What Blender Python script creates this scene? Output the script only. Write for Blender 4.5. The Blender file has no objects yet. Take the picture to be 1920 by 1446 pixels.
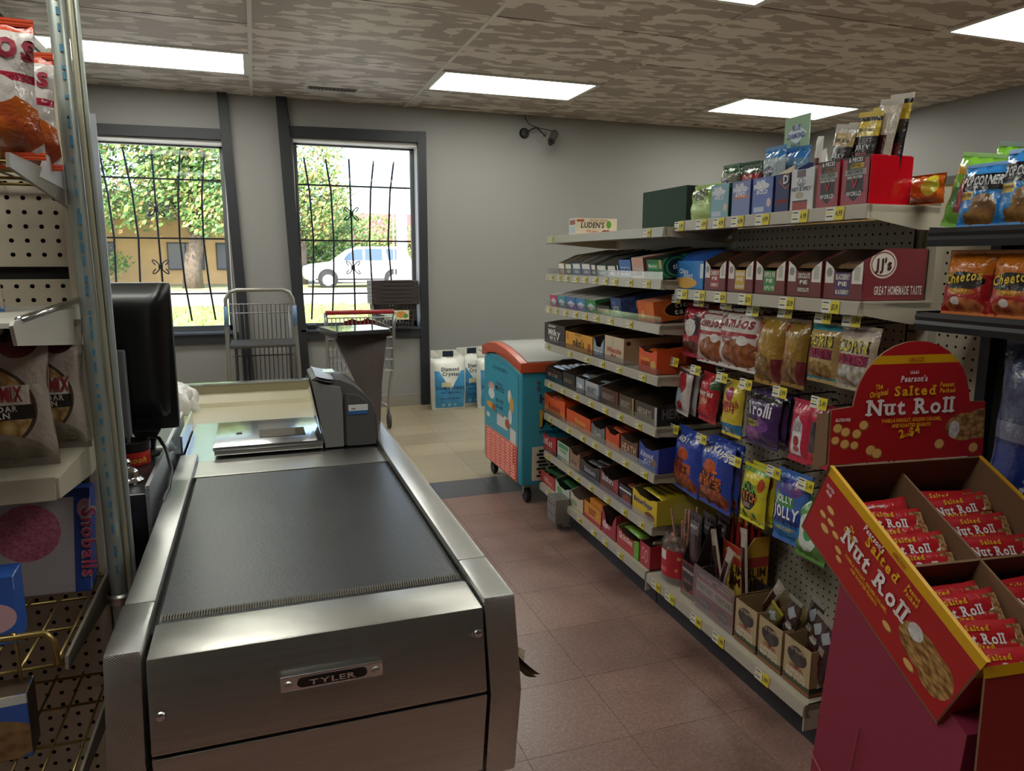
import bpy, bmesh, math, random
from mathutils import Vector, Matrix
random.seed(7)
PI = math.pi
sc = bpy.context.scene
COL = sc.collection

# ------------------------------------------------------------------ camera, sky, sun, exposure
cd = bpy.data.cameras.new('camera'); cam = bpy.data.objects.new('camera', cd); COL.objects.link(cam)
cd.sensor_width = 36; cd.lens = 36*1368/1920; cd.clip_start = .02; cd.clip_end = 400
cam.matrix_world = Matrix(((.94468458, .05277008, -.32370721, 0), (-.32796576, .16126117, -.93082399, 0),
                           (.00308175, .98549995, .16964772, 1.29), (0, 0, 0, 1)))
sc.camera = cam
sc.view_settings.view_transform = 'Standard'; sc.view_settings.look = 'None'
sc.view_settings.gamma = 1; sc.view_settings.use_curve_mapping = False
sc.view_settings.exposure = 0.0
PANEL = 14.0          # radiance of the ceiling light diffusers
w = bpy.data.worlds.new('sky'); sc.world = w; w.use_nodes = True
nt = w.node_tree; bg = nt.nodes['Background']
sky = nt.nodes.new('ShaderNodeTexSky'); sky.sky_type = 'NISHITA'; sky.sun_disc = False
sky.sun_elevation = math.radians(50); sky.sun_rotation = math.radians(200); sky.dust_density = 3.0; sky.air_density = 1.0
nt.links.new(sky.outputs[0], bg.inputs[0]); bg.inputs[1].default_value = 0.9
sd = bpy.data.lights.new('sun', 'SUN'); sd.energy = 8.5; sd.angle = .009; sd.color = (1, .95, .86)
so = bpy.data.objects.new('sun', sd); COL.objects.link(so); so.rotation_euler = (math.radians(42), 0, math.radians(-28)); so.location = (0, -5, 20)
try:
    sc.cycles.use_denoising = True; sc.cycles.max_bounces = 8; sc.cycles.diffuse_bounces = 4; sc.cycles.sample_clamp_indirect = 6
    sc.cycles.caustics_reflective = False; sc.cycles.caustics_refractive = False; sc.cycles.transparent_max_bounces = 12
except Exception: pass

# ------------------------------------------------------------------ materials
def lin(c):
    if isinstance(c, str):
        c = tuple(int(c[i:i+2], 16)/255 for i in (0, 2, 4))
        c = tuple(v/12.92 if v <= .04045 else ((v+.055)/1.055)**2.4 for v in c)
    return (c[0], c[1], c[2], 1)
_m = {}
def mat(key, col='808080', rough=.5, metal=0, spec=.5, coat=0, bump=0, bscale=60, var=0, vscale=8, var2=None, emit=0, stretch=None):
    if key in _m: return _m[key]
    m = bpy.data.materials.new(key); m.use_nodes = True; n = m.node_tree.nodes; L = m.node_tree.links; b = n['Principled BSDF']
    b.inputs['Base Color'].default_value = lin(col); b.inputs['Roughness'].default_value = rough; b.inputs['Metallic'].default_value = metal
    b.inputs['Specular IOR Level'].default_value = spec
    if coat: b.inputs['Coat Weight'].default_value = coat; b.inputs['Coat Roughness'].default_value = .12
    if emit: b.inputs['Emission Color'].default_value = lin(col); b.inputs['Emission Strength'].default_value = emit
    if var or bump:
        tc = n.new('ShaderNodeTexCoord'); src = tc.outputs['Object']
        if stretch:
            mp = n.new('ShaderNodeMapping'); mp.inputs['Scale'].default_value = stretch; L.new(src, mp.inputs[0]); src = mp.outputs[0]
    if var:
        t = n.new('ShaderNodeTexNoise'); t.inputs['Scale'].default_value = vscale; t.inputs['Detail'].default_value = 5; L.new(src, t.inputs['Vector'])
        r = n.new('ShaderNodeValToRGB'); r.color_ramp.elements[0].position = .5-var/2; r.color_ramp.elements[1].position = .5+var/2
        r.color_ramp.elements[0].color = lin(var2 if var2 else col); r.color_ramp.elements[1].color = lin(col)
        L.new(t.outputs[0], r.inputs[0]); L.new(r.outputs[0], b.inputs['Base Color'])
    if bump:
        t = n.new('ShaderNodeTexNoise'); t.inputs['Scale'].default_value = bscale; t.inputs['Detail'].default_value = 4; L.new(src, t.inputs['Vector'])
        bp = n.new('ShaderNodeBump'); bp.inputs['Strength'].default_value = bump; bp.inputs['Distance'].default_value = .01
        L.new(t.outputs[0], bp.inputs['Height']); L.new(bp.outputs[0], b.inputs['Normal'])
    _m[key] = m; return m
def pmat(key, base, shapes=(), rough=.4, coat=0, crinkle=0, metal=0, cscale=35, spec=.5):
    """flat print: shapes in the UV square of the printed face. r rectangle, e ellipse, d diamond; an 8th value is a second colour for a mottled food picture"""
    if key in _m: return _m[key]
    m = mat(key, base, rough, metal, spec, coat, crinkle, cscale); n = m.node_tree.nodes; L = m.node_tree.links; b = n['Principled BSDF']
    uv = n.new('ShaderNodeUVMap'); prev = None
    for s in shapes:
        k, a0, a1, a2, a3, col = s[:6]
        if k == 'r': cx, cy, rx, ry = (a0+a2)/2, (a1+a3)/2, (a2-a0)/2, (a3-a1)/2
        else: cx, cy, rx, ry = a0, a1, a2, a3
        v = n.new('ShaderNodeVectorMath'); v.operation = 'SUBTRACT'; L.new(uv.outputs[0], v.inputs[0]); v.inputs[1].default_value = (cx, cy, 0)
        d = n.new('ShaderNodeVectorMath'); d.operation = 'DIVIDE'; L.new(v.outputs[0], d.inputs[0]); d.inputs[1].default_value = (rx, ry, 1)
        lt = n.new('ShaderNodeMath'); lt.operation = 'LESS_THAN'; lt.inputs[1].default_value = 1
        if k == 'e':
            q = n.new('ShaderNodeVectorMath'); q.operation = 'LENGTH'; L.new(d.outputs[0], q.inputs[0]); L.new(q.outputs['Value'], lt.inputs[0])
        else:
            q = n.new('ShaderNodeVectorMath'); q.operation = 'ABSOLUTE'; L.new(d.outputs[0], q.inputs[0])
            x = n.new('ShaderNodeSeparateXYZ'); L.new(q.outputs[0], x.inputs[0])
            mx = n.new('ShaderNodeMath'); mx.operation = 'MAXIMUM' if k == 'r' else 'ADD'; L.new(x.outputs[0], mx.inputs[0]); L.new(x.outputs[1], mx.inputs[1]); L.new(mx.outputs[0], lt.inputs[0])
        mix = n.new('ShaderNodeMix'); mix.data_type = 'RGBA'; L.new(lt.outputs[0], mix.inputs[0])
        if prev is None: mix.inputs[6].default_value = lin(base)
        else: L.new(prev, mix.inputs[6])
        if len(s) > 6:
            vo = n.new('ShaderNodeTexVoronoi'); vo.inputs['Scale'].default_value = s[7] if len(s) > 7 else 9; L.new(uv.outputs[0], vo.inputs['Vector'])
            cr = n.new('ShaderNodeValToRGB'); cr.color_ramp.elements[0].color = lin(col); cr.color_ramp.elements[1].color = lin(s[6]); cr.color_ramp.elements[1].position = .8
            L.new(vo.outputs['Distance'], cr.inputs[0]); L.new(cr.outputs[0], mix.inputs[7])
        else: mix.inputs[7].default_value = lin(col)
        prev = mix.outputs[2]
    if prev is not None: L.new(prev, b.inputs['Base Color'])
    return m
def clear(key, tint='ffffff', alpha=.85, rough=.08):
    if key in _m: return _m[key]
    m = bpy.data.materials.new(key); m.use_nodes = True; n = m.node_tree.nodes; L = m.node_tree.links; n.remove(n['Principled BSDF'])
    t = n.new('ShaderNodeBsdfTransparent'); t.inputs[0].default_value = lin(tint); g = n.new('ShaderNodeBsdfGlossy'); g.inputs['Roughness'].default_value = rough
    g.inputs[0].default_value = (.9, .92, .95, 1)
    f = n.new('ShaderNodeLayerWeight'); pw = n.new('ShaderNodeMath'); pw.operation = 'POWER'; pw.inputs[1].default_value = 4; L.new(f.outputs['Facing'], pw.inputs[0])
    mm = n.new('ShaderNodeMath'); mm.operation = 'MULTIPLY_ADD'; mm.inputs[1].default_value = .6; mm.inputs[2].default_value = 1-alpha; L.new(pw.outputs[0], mm.inputs[0]); mm.use_clamp = True
    x = n.new('ShaderNodeMixShader'); L.new(mm.outputs[0], x.inputs[0]); L.new(t.outputs[0], x.inputs[1]); L.new(g.outputs[0], x.inputs[2]); L.new(x.outputs[0], n['Material Output'].inputs[0])
    _m[key] = m; return m

# ------------------------------------------------------------------ mesh building
class MB:
    def __init__(s): s.v = []; s.f = []; s.m = []; s.u = []
    def quad(s, a, b, c, d, mi=0, uv=True):
        i = len(s.v); s.v += [tuple(a), tuple(b), tuple(c), tuple(d)]; s.f.append((i, i+1, i+2, i+3)); s.m.append(mi); s.u.append([(0, 0), (1, 0), (1, 1), (0, 1)]); return s
    def poly(s, pts, mi=0):
        i = len(s.v); s.v += [tuple(p) for p in pts]; s.f.append(tuple(range(i, i+len(pts)))); s.m.append(mi); s.u.append([(0, 0)]*len(pts)); return s
    def box(s, x0, y0, z0, x1, y1, z1, mi=0, front=None, side=None, top=None):
        i = len(s.v)
        s.v += [(x0, y0, z0), (x1, y0, z0), (x1, y1, z0), (x0, y1, z0), (x0, y0, z1), (x1, y0, z1), (x1, y1, z1), (x0, y1, z1)]
        for k, (f, mm) in enumerate((((0, 1, 5, 4), front), ((1, 2, 6, 5), side), ((2, 3, 7, 6), None), ((3, 0, 4, 7), side), ((4, 5, 6, 7), top), ((3, 2, 1, 0), None))):
            s.f.append(tuple(i+q for q in f)); s.m.append(mi if mm is None else mm); s.u.append([(0, 0), (1, 0), (1, 1), (0, 1)])
        return s
    def prism(s, pts, ax, a0, a1, mi=0, cap=None):
        """2D polygon extruded along axis ax; pts lie in the two other axes (in xyz order)"""
        def P(p, a): q = list(p); q.insert(ax, a); return tuple(q)
        n = len(pts); i = len(s.v); s.v += [P(p, a0) for p in pts]+[P(p, a1) for p in pts]
        for k in range(n):
            s.f.append((i+k, i+(k+1) % n, i+n+(k+1) % n, i+n+k)); s.m.append(mi); s.u.append([(0, 0), (1, 0), (1, 1), (0, 1)])
        xs = [p[0] for p in pts]; ys = [p[1] for p in pts]; W = max(xs)-min(xs) or 1; H = max(ys)-min(ys) or 1
        U = [((p[0]-min(xs))/W, (p[1]-min(ys))/H) for p in pts]
        for a, o in ((i, 1), (i+n, 0)):
            r = list(range(n))
            if o: r.reverse()
            s.f.append(tuple(a+k for k in r)); s.m.append(mi if cap is None else cap); s.u.append([U[k] for k in r])
        return s
    def tube(s, pts, r, n=6, mi=0, closed=False, caps=True):
        pts = [Vector(p) for p in pts]; N = len(pts); base = len(s.v); up = None
        for k, p in enumerate(pts):
            a = pts[k-1] if (k > 0 or closed) else p; b = pts[(k+1) % N] if (k < N-1 or closed) else p
            t = (b-a).normalized()
            if up is None:
                up = Vector((0, 0, 1)) if abs(t.z) < .9 else Vector((1, 0, 0))
            sx = t.cross(up).normalized(); up = sx.cross(t).normalized()
            rr = r[k] if isinstance(r, (list, tuple)) else r
            for q in range(n):
                an = 2*PI*q/n; s.v.append(tuple(p+(sx*math.cos(an)+up*math.sin(an))*rr))
        for k in range(N if closed else N-1):
            k2 = (k+1) % N
            for q in range(n):
                s.f.append((base+k*n+q, base+k*n+(q+1) % n, base+k2*n+(q+1) % n, base+k2*n+q)); s.m.append(mi); s.u.append([(0, 0)]*4)
        if caps and not closed:
            s.f.append(tuple(base+q for q in range(n))[::-1]); s.m.append(mi); s.u.append([(0, 0)]*n)
            s.f.append(tuple(base+(N-1)*n+q for q in range(n))); s.m.append(mi); s.u.append([(0, 0)]*n)
        return s
    def lathe(s, prof, n=20, c=(0, 0, 0), mi=0, ax=2):
        base = len(s.v); N = len(prof)
        for r, z in prof:
            for q in range(n):
                an = 2*PI*q/n; p = [r*math.cos(an), r*math.sin(an)]; p.insert(ax, z); s.v.append((p[0]+c[0], p[1]+c[1], p[2]+c[2]))
        for k in range(N-1):
            for q in range(n):
                s.f.append((base+k*n+q, base+k*n+(q+1) % n, base+(k+1)*n+(q+1) % n, base+(k+1)*n+q)); s.m.append(mi); s.u.append([(q/n, k/(N-1)), ((q+1)/n, k/(N-1)), ((q+1)/n, (k+1)/(N-1)), (q/n, (k+1)/(N-1))])
        return s
    def grid(s, fn, nu, nv, mi=0, flip=False):
        base = len(s.v)
        for j in range(nv+1):
            for i in range(nu+1): s.v.append(tuple(fn(i/nu, j/nv)))
        for j in range(nv):
            for i in range(nu):
                q = [(i, j), (i+1, j), (i+1, j+1), (i, j+1)]
                if flip: q = [(i+1, j), (i, j), (i, j+1), (i+1, j+1)]
                s.f.append(tuple(base+b*(nu+1)+a for a, b in q)); s.m.append(mi(i/nu, j/nv) if callable(mi) else mi); s.u.append([(a/nu, b/nv) for a, b in q])
        return s
    def mesh(s, name, mats, bevel=0, smooth=False, merge=0):
        me = bpy.data.meshes.new(name); me.from_pydata(s.v, [], s.f)
        for m in (mats if isinstance(mats, (list, tuple)) else [mats]): me.materials.append(m)
        me.polygons.foreach_set('material_index', s.m)
        ul = me.uv_layers.new(name='UVMap'); flat = []
        for p in s.u:
            for a in p: flat += [a[0], a[1]]
        ul.data.foreach_set('uv', flat)
        if bevel or merge:
            bm = bmesh.new(); bm.from_mesh(me)
            if merge: bmesh.ops.remove_doubles(bm, verts=bm.verts, dist=merge)
            if bevel:
                es = [e for e in bm.edges if len(e.link_faces) == 2 and e.calc_face_angle(0) > .5]
                bmesh.ops.bevel(bm, geom=es, offset=bevel, segments=2, affect='EDGES', profile=.6, clamp_overlap=True)
            bm.to_mesh(me); bm.free()
        if smooth:
            me.polygons.foreach_set('use_smooth', [True]*len(me.polygons))
            if smooth is not True: me.set_sharp_from_angle(angle=smooth)
        me.update(); return me
    def build(s, name, mats, parent=None, loc=(0, 0, 0), rz=0, bevel=0, smooth=False, merge=0, kind=None):
        return link(name, s.mesh(name, mats, bevel, smooth, merge), parent, loc, rz, kind)
def link(name, data, parent=None, loc=(0, 0, 0), rz=0, kind=None):
    o = bpy.data.objects.new(name, data); COL.objects.link(o); o.location = loc
    o.rotation_euler = rz if isinstance(rz, tuple) else (0, 0, rz)
    if parent: o.parent = parent
    if kind: o['kind'] = kind
    return o
def tag(o, label, cat, group=None):
    o['label'] = label; o['category'] = cat
    if group: o['group'] = group
    return o
def thing(name, label, cat, loc=(0, 0, 0), rz=0, group=None):
    o = link(name, None, None, loc, rz); o.empty_display_size = .05
    return tag(o, label, cat, group)
def struct(name, mb, mats, parent=None, **k):
    o = mb.build(name, mats, parent, **k)
    if not parent: o['kind'] = 'structure'
    return o
def copy_tree(o, parent=None):
    c = o.copy(); COL.objects.link(c)
    if parent: c.parent = parent
    for ch in [q for q in bpy.data.objects if q.parent == o]: copy_tree(ch, c)
    return c

# ------------------------------------------------------------------ lettering: glyph outlines are read once, words are set from them
GL = {}
def load_glyphs():
    chars = [chr(i) for i in range(33, 127)]; tmp = []
    for b in (0, 1):
        for ch in chars:
            cu = bpy.data.curves.new('g', 'FONT'); cu.body = ch; cu.resolution_u = 2; cu.offset = .028 if b else 0
            o = bpy.data.objects.new('g', cu); COL.objects.link(o); tmp.append((b, ch, o, cu))
    dg = bpy.context.evaluated_depsgraph_get()
    for b, ch, o, cu in tmp:
        me = bpy.data.meshes.new_from_object(o.evaluated_get(dg))
        GL[b, ch] = ([(v.co.x, v.co.y) for v in me.vertices], [tuple(p.vertices) for p in me.polygons]); bpy.data.meshes.remove(me)
    H = max(v[1] for v in GL[0, 'H'][0])
    for k, (vs, ps) in list(GL.items()):
        x0 = min(v[0] for v in vs); GL[k] = ([((x-x0)/H, y/H) for x, y in vs], ps, max(v[0]-x0 for v in vs)/H)
    for b, ch, o, cu in tmp: bpy.data.objects.remove(o); bpy.data.curves.remove(cu)
load_glyphs()
SERIF = {'N': ((0, 0), (0, 1), (.95, 1)), 'u': ((0, .72), (.62, .72), (.7, 0)), 'R': ((0, 0), (0, 1), (.86, 0)), 'l': ((0, 0), (0, 1)), 't': ((.42, 0),), 'd': ((.6, 1), (.66, 0)), 'S': (), 'o': (), 'a': ((.6, 0),), 'e': ()}
def words(s, cap, bold=1, shear=0, gap=.14, width=None, serif=False):
    vs = []; ps = []; x = 0
    for ch in s:
        if ch == ' ': x += .5; continue
        g = GL.get((bold, ch))
        if not g: continue
        b = len(vs); vs += [(p[0]+x+shear*p[1], p[1]) for p in g[0]]; ps += [tuple(b+i for i in q) for q in g[1]]
        if serif:
            for sx, sy in SERIF.get(ch, ()):
                b = len(vs); cx = x+min(max(sx, .1), g[2]-.1); y0 = max(0, sy-.14) if sy else 0
                vs += [(cx-.24, y0), (cx+.24, y0), (cx+.24, y0+.14), (cx-.24, y0+.14)]; ps.append((b, b+1, b+2, b+3))
        x += g[2]+gap+(.1 if serif else 0)
    W = (x-gap) or 1; k = width/W if width else cap
    return [((p[0]-W/2)*k, p[1]*cap) for p in vs], ps, W*k
def lettering(parent, s, fn, cap, m, bold=1, shear=0, width=None, gap=.14, serif=False, rot=0, arc=0, name='lettering', off=None):
    """fn(x, y) gives the point on the printed surface; x is centred on the word"""
    vs, ps, W = words(s, cap, bold, shear, gap, width, serif); c, sn = math.cos(rot), math.sin(rot); out = []
    for x, y in vs:
        if arc: a = x*arc; r = 1/arc; x, y = (r+y)*math.sin(a) if arc > 0 else (r-(-y))*math.sin(a), (r+y)*math.cos(a)-r
        out.append(tuple(fn(x*c-y*sn, x*sn+y*c)))
    me = bpy.data.meshes.new(name); me.from_pydata(out, [], ps); me.materials.append(m); me.update()
    return link(name, me, parent)
def plane(o, ex, ez, lift=.0012):
    o, ex, ez = Vector(o), Vector(ex), Vector(ez); n = ex.cross(ez).normalized()*lift
    return lambda x, y: o+ex*x+ez*y+n
def front(x, z, y=0): return plane((x, y, z), (1, 0, 0), (0, 0, 1))     # face looking to -y
def rightside(y, z, x): return plane((x, y, z), (0, 1, 0), (0, 0, 1))    # face looking to +x
def ink(c): return mat('ink_'+c, c, .5)
# ------------------------------------------------------------------ the room shell
WY, RX, H = 6.39, 5.36, 2.56
wallm = mat('wall_paint', '8f8d8a', .6, bump=.05, bscale=40)
trimm = mat('trim_paint', '26282d', .5); creamm = mat('cream_paint', 'c9c5b8', .5)
def pane_wall():
    mb = MB(); T = .22
    op = [(-1.13, -.18, .70, 2.187), (.33, 1.362, .70, 2.247)]
    xs = [-1.35, -1.13, -.18, .33, 1.362, RX+.2]
    for a, b in ((0, 1), (2, 3), (4, 5)): mb.box(xs[a], WY, 0, xs[b], WY+T, H+.1)
    for x0, x1, z0, z1 in op: mb.box(x0, WY, 0, x1, WY+T, z0); mb.box(x0, WY, z1, x1, WY+T, H+.1)
    return mb
struct('wall_back', pane_wall(), wallm)
struct('wall_right', MB().box(RX, -4, 0, RX+.15, WY, H+.1), wallm)
struct('wall_left', MB().box(-1.35, -4, 0, -1.2, WY+.2, H+.1), wallm)
struct('wall_front', MB().box(-1.35, -4.15, 0, RX+.15, -4, H+.1), wallm)
struct('trim_1', MB().box(RX-.02, -4, 1.90, RX, WY, 1.97), mat('brown_trim', '4a4038', .5))
struct('trim_2', MB().box(RX-.012, -4, 1.0, RX, WY, 1.90), mat('tan_board', '8a6d42', .6))
# baseboard under window 2
struct('baseboard_back', MB().box(.40, WY-.015, 0, 1.35, WY, .105).box(1.45, WY-.012, 0, RX, WY, .10), mat('baseboard', '8f8a80', .5), bevel=.004)
# floor: sub floor, then tiles of 12 inches as parts of it
floor = struct('floor', MB().box(-1.2, -4, -.06, RX, WY, -.004), mat('tile_joint', '5d534b', .7))
def tilemat(key, a, b, c):
    m = mat(key, a, .32, bump=.03, bscale=25); n = m.node_tree.nodes; L = m.node_tree.links; bs = n['Principled BSDF']
    tc = n.new('ShaderNodeTexCoord'); oi = n.new('ShaderNodeObjectInfo'); ad = n.new('ShaderNodeVectorMath'); ad.operation = 'ADD'
    L.new(tc.outputs['Object'], ad.inputs[0]); L.new(oi.outputs['Location'], ad.inputs[1])
    def noise(s, p0, p1, c0, c1, detail=3):
        t = n.new('ShaderNodeTexNoise'); t.inputs['Scale'].default_value = s; t.inputs['Detail'].default_value = detail; L.new(ad.outputs[0], t.inputs['Vector'])
        r = n.new('ShaderNodeValToRGB'); r.color_ramp.elements[0].position = p0; r.color_ramp.elements[1].position = p1; r.color_ramp.elements[0].color = c0; r.color_ramp.elements[1].color = c1
        L.new(t.outputs[0], r.inputs[0]); return r.outputs[0]
    base = noise(90, .35, .62, lin(a), lin(b)); fleck = noise(140, .66, .70, (0, 0, 0, 1), (1, 1, 1, 1), 1); dirt = noise(1.3, .3, .7, (.78, .74, .72, 1), (1, 1, 1, 1), 5)
    x = n.new('ShaderNodeMix'); x.data_type = 'RGBA'; L.new(fleck, x.inputs[0]); L.new(base, x.inputs[6]); x.inputs[7].default_value = lin(c)
    hu = n.new('ShaderNodeMix'); hu.data_type = 'RGBA'; hu.blend_type = 'MULTIPLY'; hu.inputs[0].default_value = 1; L.new(x.outputs[2], hu.inputs[6]); L.new(dirt, hu.inputs[7])
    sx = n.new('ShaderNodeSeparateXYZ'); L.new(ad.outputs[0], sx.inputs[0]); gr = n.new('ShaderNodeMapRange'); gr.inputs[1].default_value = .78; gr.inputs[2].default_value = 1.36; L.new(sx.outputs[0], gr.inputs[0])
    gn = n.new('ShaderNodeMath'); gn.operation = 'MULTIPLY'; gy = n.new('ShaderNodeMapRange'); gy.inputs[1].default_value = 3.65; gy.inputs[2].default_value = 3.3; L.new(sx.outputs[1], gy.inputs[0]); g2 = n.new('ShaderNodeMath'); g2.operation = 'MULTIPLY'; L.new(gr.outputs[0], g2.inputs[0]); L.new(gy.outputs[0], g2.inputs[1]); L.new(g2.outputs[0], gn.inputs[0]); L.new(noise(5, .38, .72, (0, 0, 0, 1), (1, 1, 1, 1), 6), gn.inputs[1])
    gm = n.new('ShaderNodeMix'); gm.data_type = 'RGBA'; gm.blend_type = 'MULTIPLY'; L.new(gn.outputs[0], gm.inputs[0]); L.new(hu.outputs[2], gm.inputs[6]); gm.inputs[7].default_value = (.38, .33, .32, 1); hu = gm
    v = n.new('ShaderNodeMapRange'); v.inputs[3].default_value = .9; v.inputs[4].default_value = 1.08; L.new(oi.outputs['Random'], v.inputs[0])
    sc_ = n.new('ShaderNodeVectorMath'); sc_.operation = 'SCALE'; L.new(hu.outputs[2], sc_.inputs[0]); L.new(v.outputs[0], sc_.inputs['Scale']); L.new(sc_.outputs[0], bs.inputs['Base Color'])
    return m
TS = .3048
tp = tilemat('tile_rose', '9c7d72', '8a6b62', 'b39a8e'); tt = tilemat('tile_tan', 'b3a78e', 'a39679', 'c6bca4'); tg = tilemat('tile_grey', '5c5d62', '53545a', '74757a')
tmesh = {}
for k, m in (('p', tp), ('t', tt), ('g', tg)): tmesh[k] = MB().box(-TS/2+.0007, -TS/2+.0007, -.004, TS/2-.0007, TS/2-.0007, 0).mesh('floor_tile', m)
Y0 = 3.74; YTOP = 3.74+8*.3048
for j in range(-12, 9):
    for i in range(-1, 6):
        y = Y0+TS*(j+.5); x = .30+TS*(i+.5)
        if y > YTOP: continue
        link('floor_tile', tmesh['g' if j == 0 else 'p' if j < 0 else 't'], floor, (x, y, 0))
X1 = .30+TS*6; X0 = .30-TS; YB = Y0-12*TS; YT = Y0+8*TS
for a, b, c, d, m in ((X1, Y0+TS, RX, WY, tt), (-1.2, Y0+TS, X0, WY, tt), (X0, YT, X1, WY, tt), (X1, -4, RX, Y0, tp), (-1.2, -4, X0, Y0, tp), (X0, -4, X1, YB, tp), (-1.2, Y0, X0, Y0+TS, tg), (X1, Y0, RX, Y0+TS, tg)):
    struct('floor_surface', MB().box(a, b, -.004, c, d, 0), m, floor)
# ceiling: slab, 2 x 4 ft tiles, bars
ceil = struct('ceiling', MB().box(-1.2, -4, H+.03, RX, WY, H+.09), mat('ceiling_void', '2c2826', .9))
cm = mat('ceiling_tile', 'c0b6aa', .55, spec=.35); n = cm.node_tree.nodes; L = cm.node_tree.links
tc = n.new('ShaderNodeTexCoord'); oi = n.new('ShaderNodeObjectInfo'); ad = n.new('ShaderNodeVectorMath'); ad.operation = 'ADD'; L.new(tc.outputs['Object'], ad.inputs[0]); L.new(oi.outputs['Location'], ad.inputs[1])
mp = n.new('ShaderNodeMapping'); mp.inputs['Scale'].default_value = (4.0, 11, 1); L.new(ad.outputs[0], mp.inputs[0])
vo = n.new('ShaderNodeTexVoronoi'); vo.distance = 'MANHATTAN'; vo.inputs['Scale'].default_value = 1.5; L.new(mp.outputs[0], vo.inputs['Vector'])
sp = n.new('ShaderNodeSeparateColor'); L.new(vo.outputs['Color'], sp.inputs[0])
cr = n.new('ShaderNodeValToRGB'); cr.color_ramp.elements[0].position = .45; cr.color_ramp.elements[1].position = .62; cr.color_ramp.elements[0].color = lin('aa9f94'); cr.color_ramp.elements[1].color = lin('dad2c8'); L.new(sp.outputs[0], cr.inputs[0])
L.new(cr.outputs[0], n['Principled BSDF'].inputs['Base Color'])
ns = n.new('ShaderNodeTexNoise'); ns.inputs['Scale'].default_value = 260; L.new(ad.outputs[0], ns.inputs['Vector'])
r2 = n.new('ShaderNodeMapRange'); r2.inputs[1].default_value = .35; r2.inputs[2].default_value = .7; r2.inputs[3].default_value = .42; r2.inputs[4].default_value = .75; L.new(ns.outputs[0], r2.inputs[0]); L.new(r2.outputs[0], n['Principled BSDF'].inputs['Roughness'])
bp = n.new('ShaderNodeBump'); bp.inputs['Strength'].default_value = .25; bp.inputs['Distance'].default_value = .006; L.new(sp.outputs[1], bp.inputs['Height']); L.new(bp.outputs[0], n['Principled BSDF'].inputs['Normal'])
CX0, CW, RY0, RW = .04, 1.22, 5.70, .5875
barm = mat('grid_bar', 'd8d4cc', .4)
LIT = {(-1, -1), (1, -1), (3, -1), (1, -5), (3, -5), (-1, -5), (-1, -9), (1, -9)}  # last two cells: unseen panels added to brighten the near side
tile_me = MB().box(.008, .004, 0, CW-.008, RW-.004, .015).mesh('ceiling_tile', cm, bevel=.003)
def cell(i, j): return CX0+CW*i, RY0+RW*j
for i in range(-1, 5):
    for j in range(-6, 2):
        x, y = cell(i, j)
        if (i, j) in LIT: continue
        if i == 4 or j == 1 :
            x1 = min(x+CW, RX)-.006; y1 = min(y+RW, WY)-.004
            if y1-y < .03 or x1-x < .03: continue
            MB().box(x+.008, y+.004, H, x1, y1, H+.015).build('ceiling_tile', cm, ceil); continue
        dz = .012 if (i, j) == (3, 0) else random.uniform(0, .003)
        o = link('ceiling_tile', tile_me, ceil, (x, y, H+dz))
struct('ceiling_surface', MB().box(-1.2, -4, H+.014, RX, cell(0, -6)[1], H+.029).box(-1.2, cell(0, -6)[1], H, -1.2, WY, H+.015), cm, ceil)
for i in range(-1, 5):
    x = CX0+CW*i
    MB().box(x-.012, cell(0, -6)[1], H-.004, x+.012, WY, H+.002).build('grid_bar', barm if i < 2 else cm, ceil)
dk = mat('grid_gap', '6b625a', .6)
for j in range(-6, 2):
    y = RY0+RW*j
    MB().box(-1.2, y-.005, H-.001, CX0+CW, y+.005, H+.002).build('grid_bar', barm, ceil)
# fluorescent troffers
dif = mat('light_diffuser', 'f3f4ea', .4, emit=PANEL); n = dif.node_tree.nodes; L = dif.node_tree.links
wv = n.new('ShaderNodeTexWave'); wv.bands_direction = 'Y'; wv.inputs['Scale'].default_value = 2.0; tc = n.new('ShaderNodeTexCoord'); L.new(tc.outputs['Object'], wv.inputs[0])
mr = n.new('ShaderNodeMapRange'); mr.inputs[3].default_value = PANEL*.92; mr.inputs[4].default_value = PANEL*1.08; L.new(wv.outputs[1], mr.inputs[0]); L.new(mr.outputs[0], n['Principled BSDF'].inputs['Emission Strength'])
LL = {(-1, -1): 'fluorescent ceiling light panel above the left window', (1, -1): 'fluorescent ceiling light panel in the middle of the ceiling, nearest the wall camera',
      (3, -1): 'fluorescent ceiling light panel above the candy shelves near the back corner', (3, -5): 'fluorescent ceiling light panel cut by the right edge, near the right wall',
      (1, -5): 'fluorescent ceiling light panel just showing at the top edge of the photo'}
for c in sorted(LIT):
    x, y = cell(*c)
    t = thing('ceiling_light', LL.get(c) or {(-1, -5): 'fluorescent ceiling light panel over the cashier side, out of view', (-1, -9): 'fluorescent ceiling light panel added behind the pegboard unit, out of view', (1, -9): 'fluorescent ceiling light panel added over the near aisle, out of view'}[c], 'ceiling light', (x, y, H), group='fluorescent ceiling lights')
    mb = MB(); f = .035
    mb.box(.01, .004, -.006, CW-.01, f, .04).box(.01, RW-f, -.006, CW-.01, RW-.004, .04).box(.01, f, -.006, f+.01, RW-f, .04).box(CW-f-.01, f, -.006, CW-.01, RW-f, .04)
    mb.build('frame', mat('white_enamel', 'd8d8d0', .4), t)
    MB().box(f+.01, f, .004, CW-f-.01, RW-f, .012).build('diffuser', dif, t)
# slot vent in the ceiling
t = thing('air_vent', 'narrow dark slot vent in the ceiling before the windows', 'vent', (.44, 5.90, H))
MB().box(0, 0, -.006, .36, .07, .0).build('frame', mat('vent_frame', '7a7068', .5), t)
for k in range(12): MB().box(.012+k*.0283, .012, -.009, .034+k*.0283, .058, -.005).build('slat', mat('vent_dark', '1e1b19', .6), t)

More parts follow.
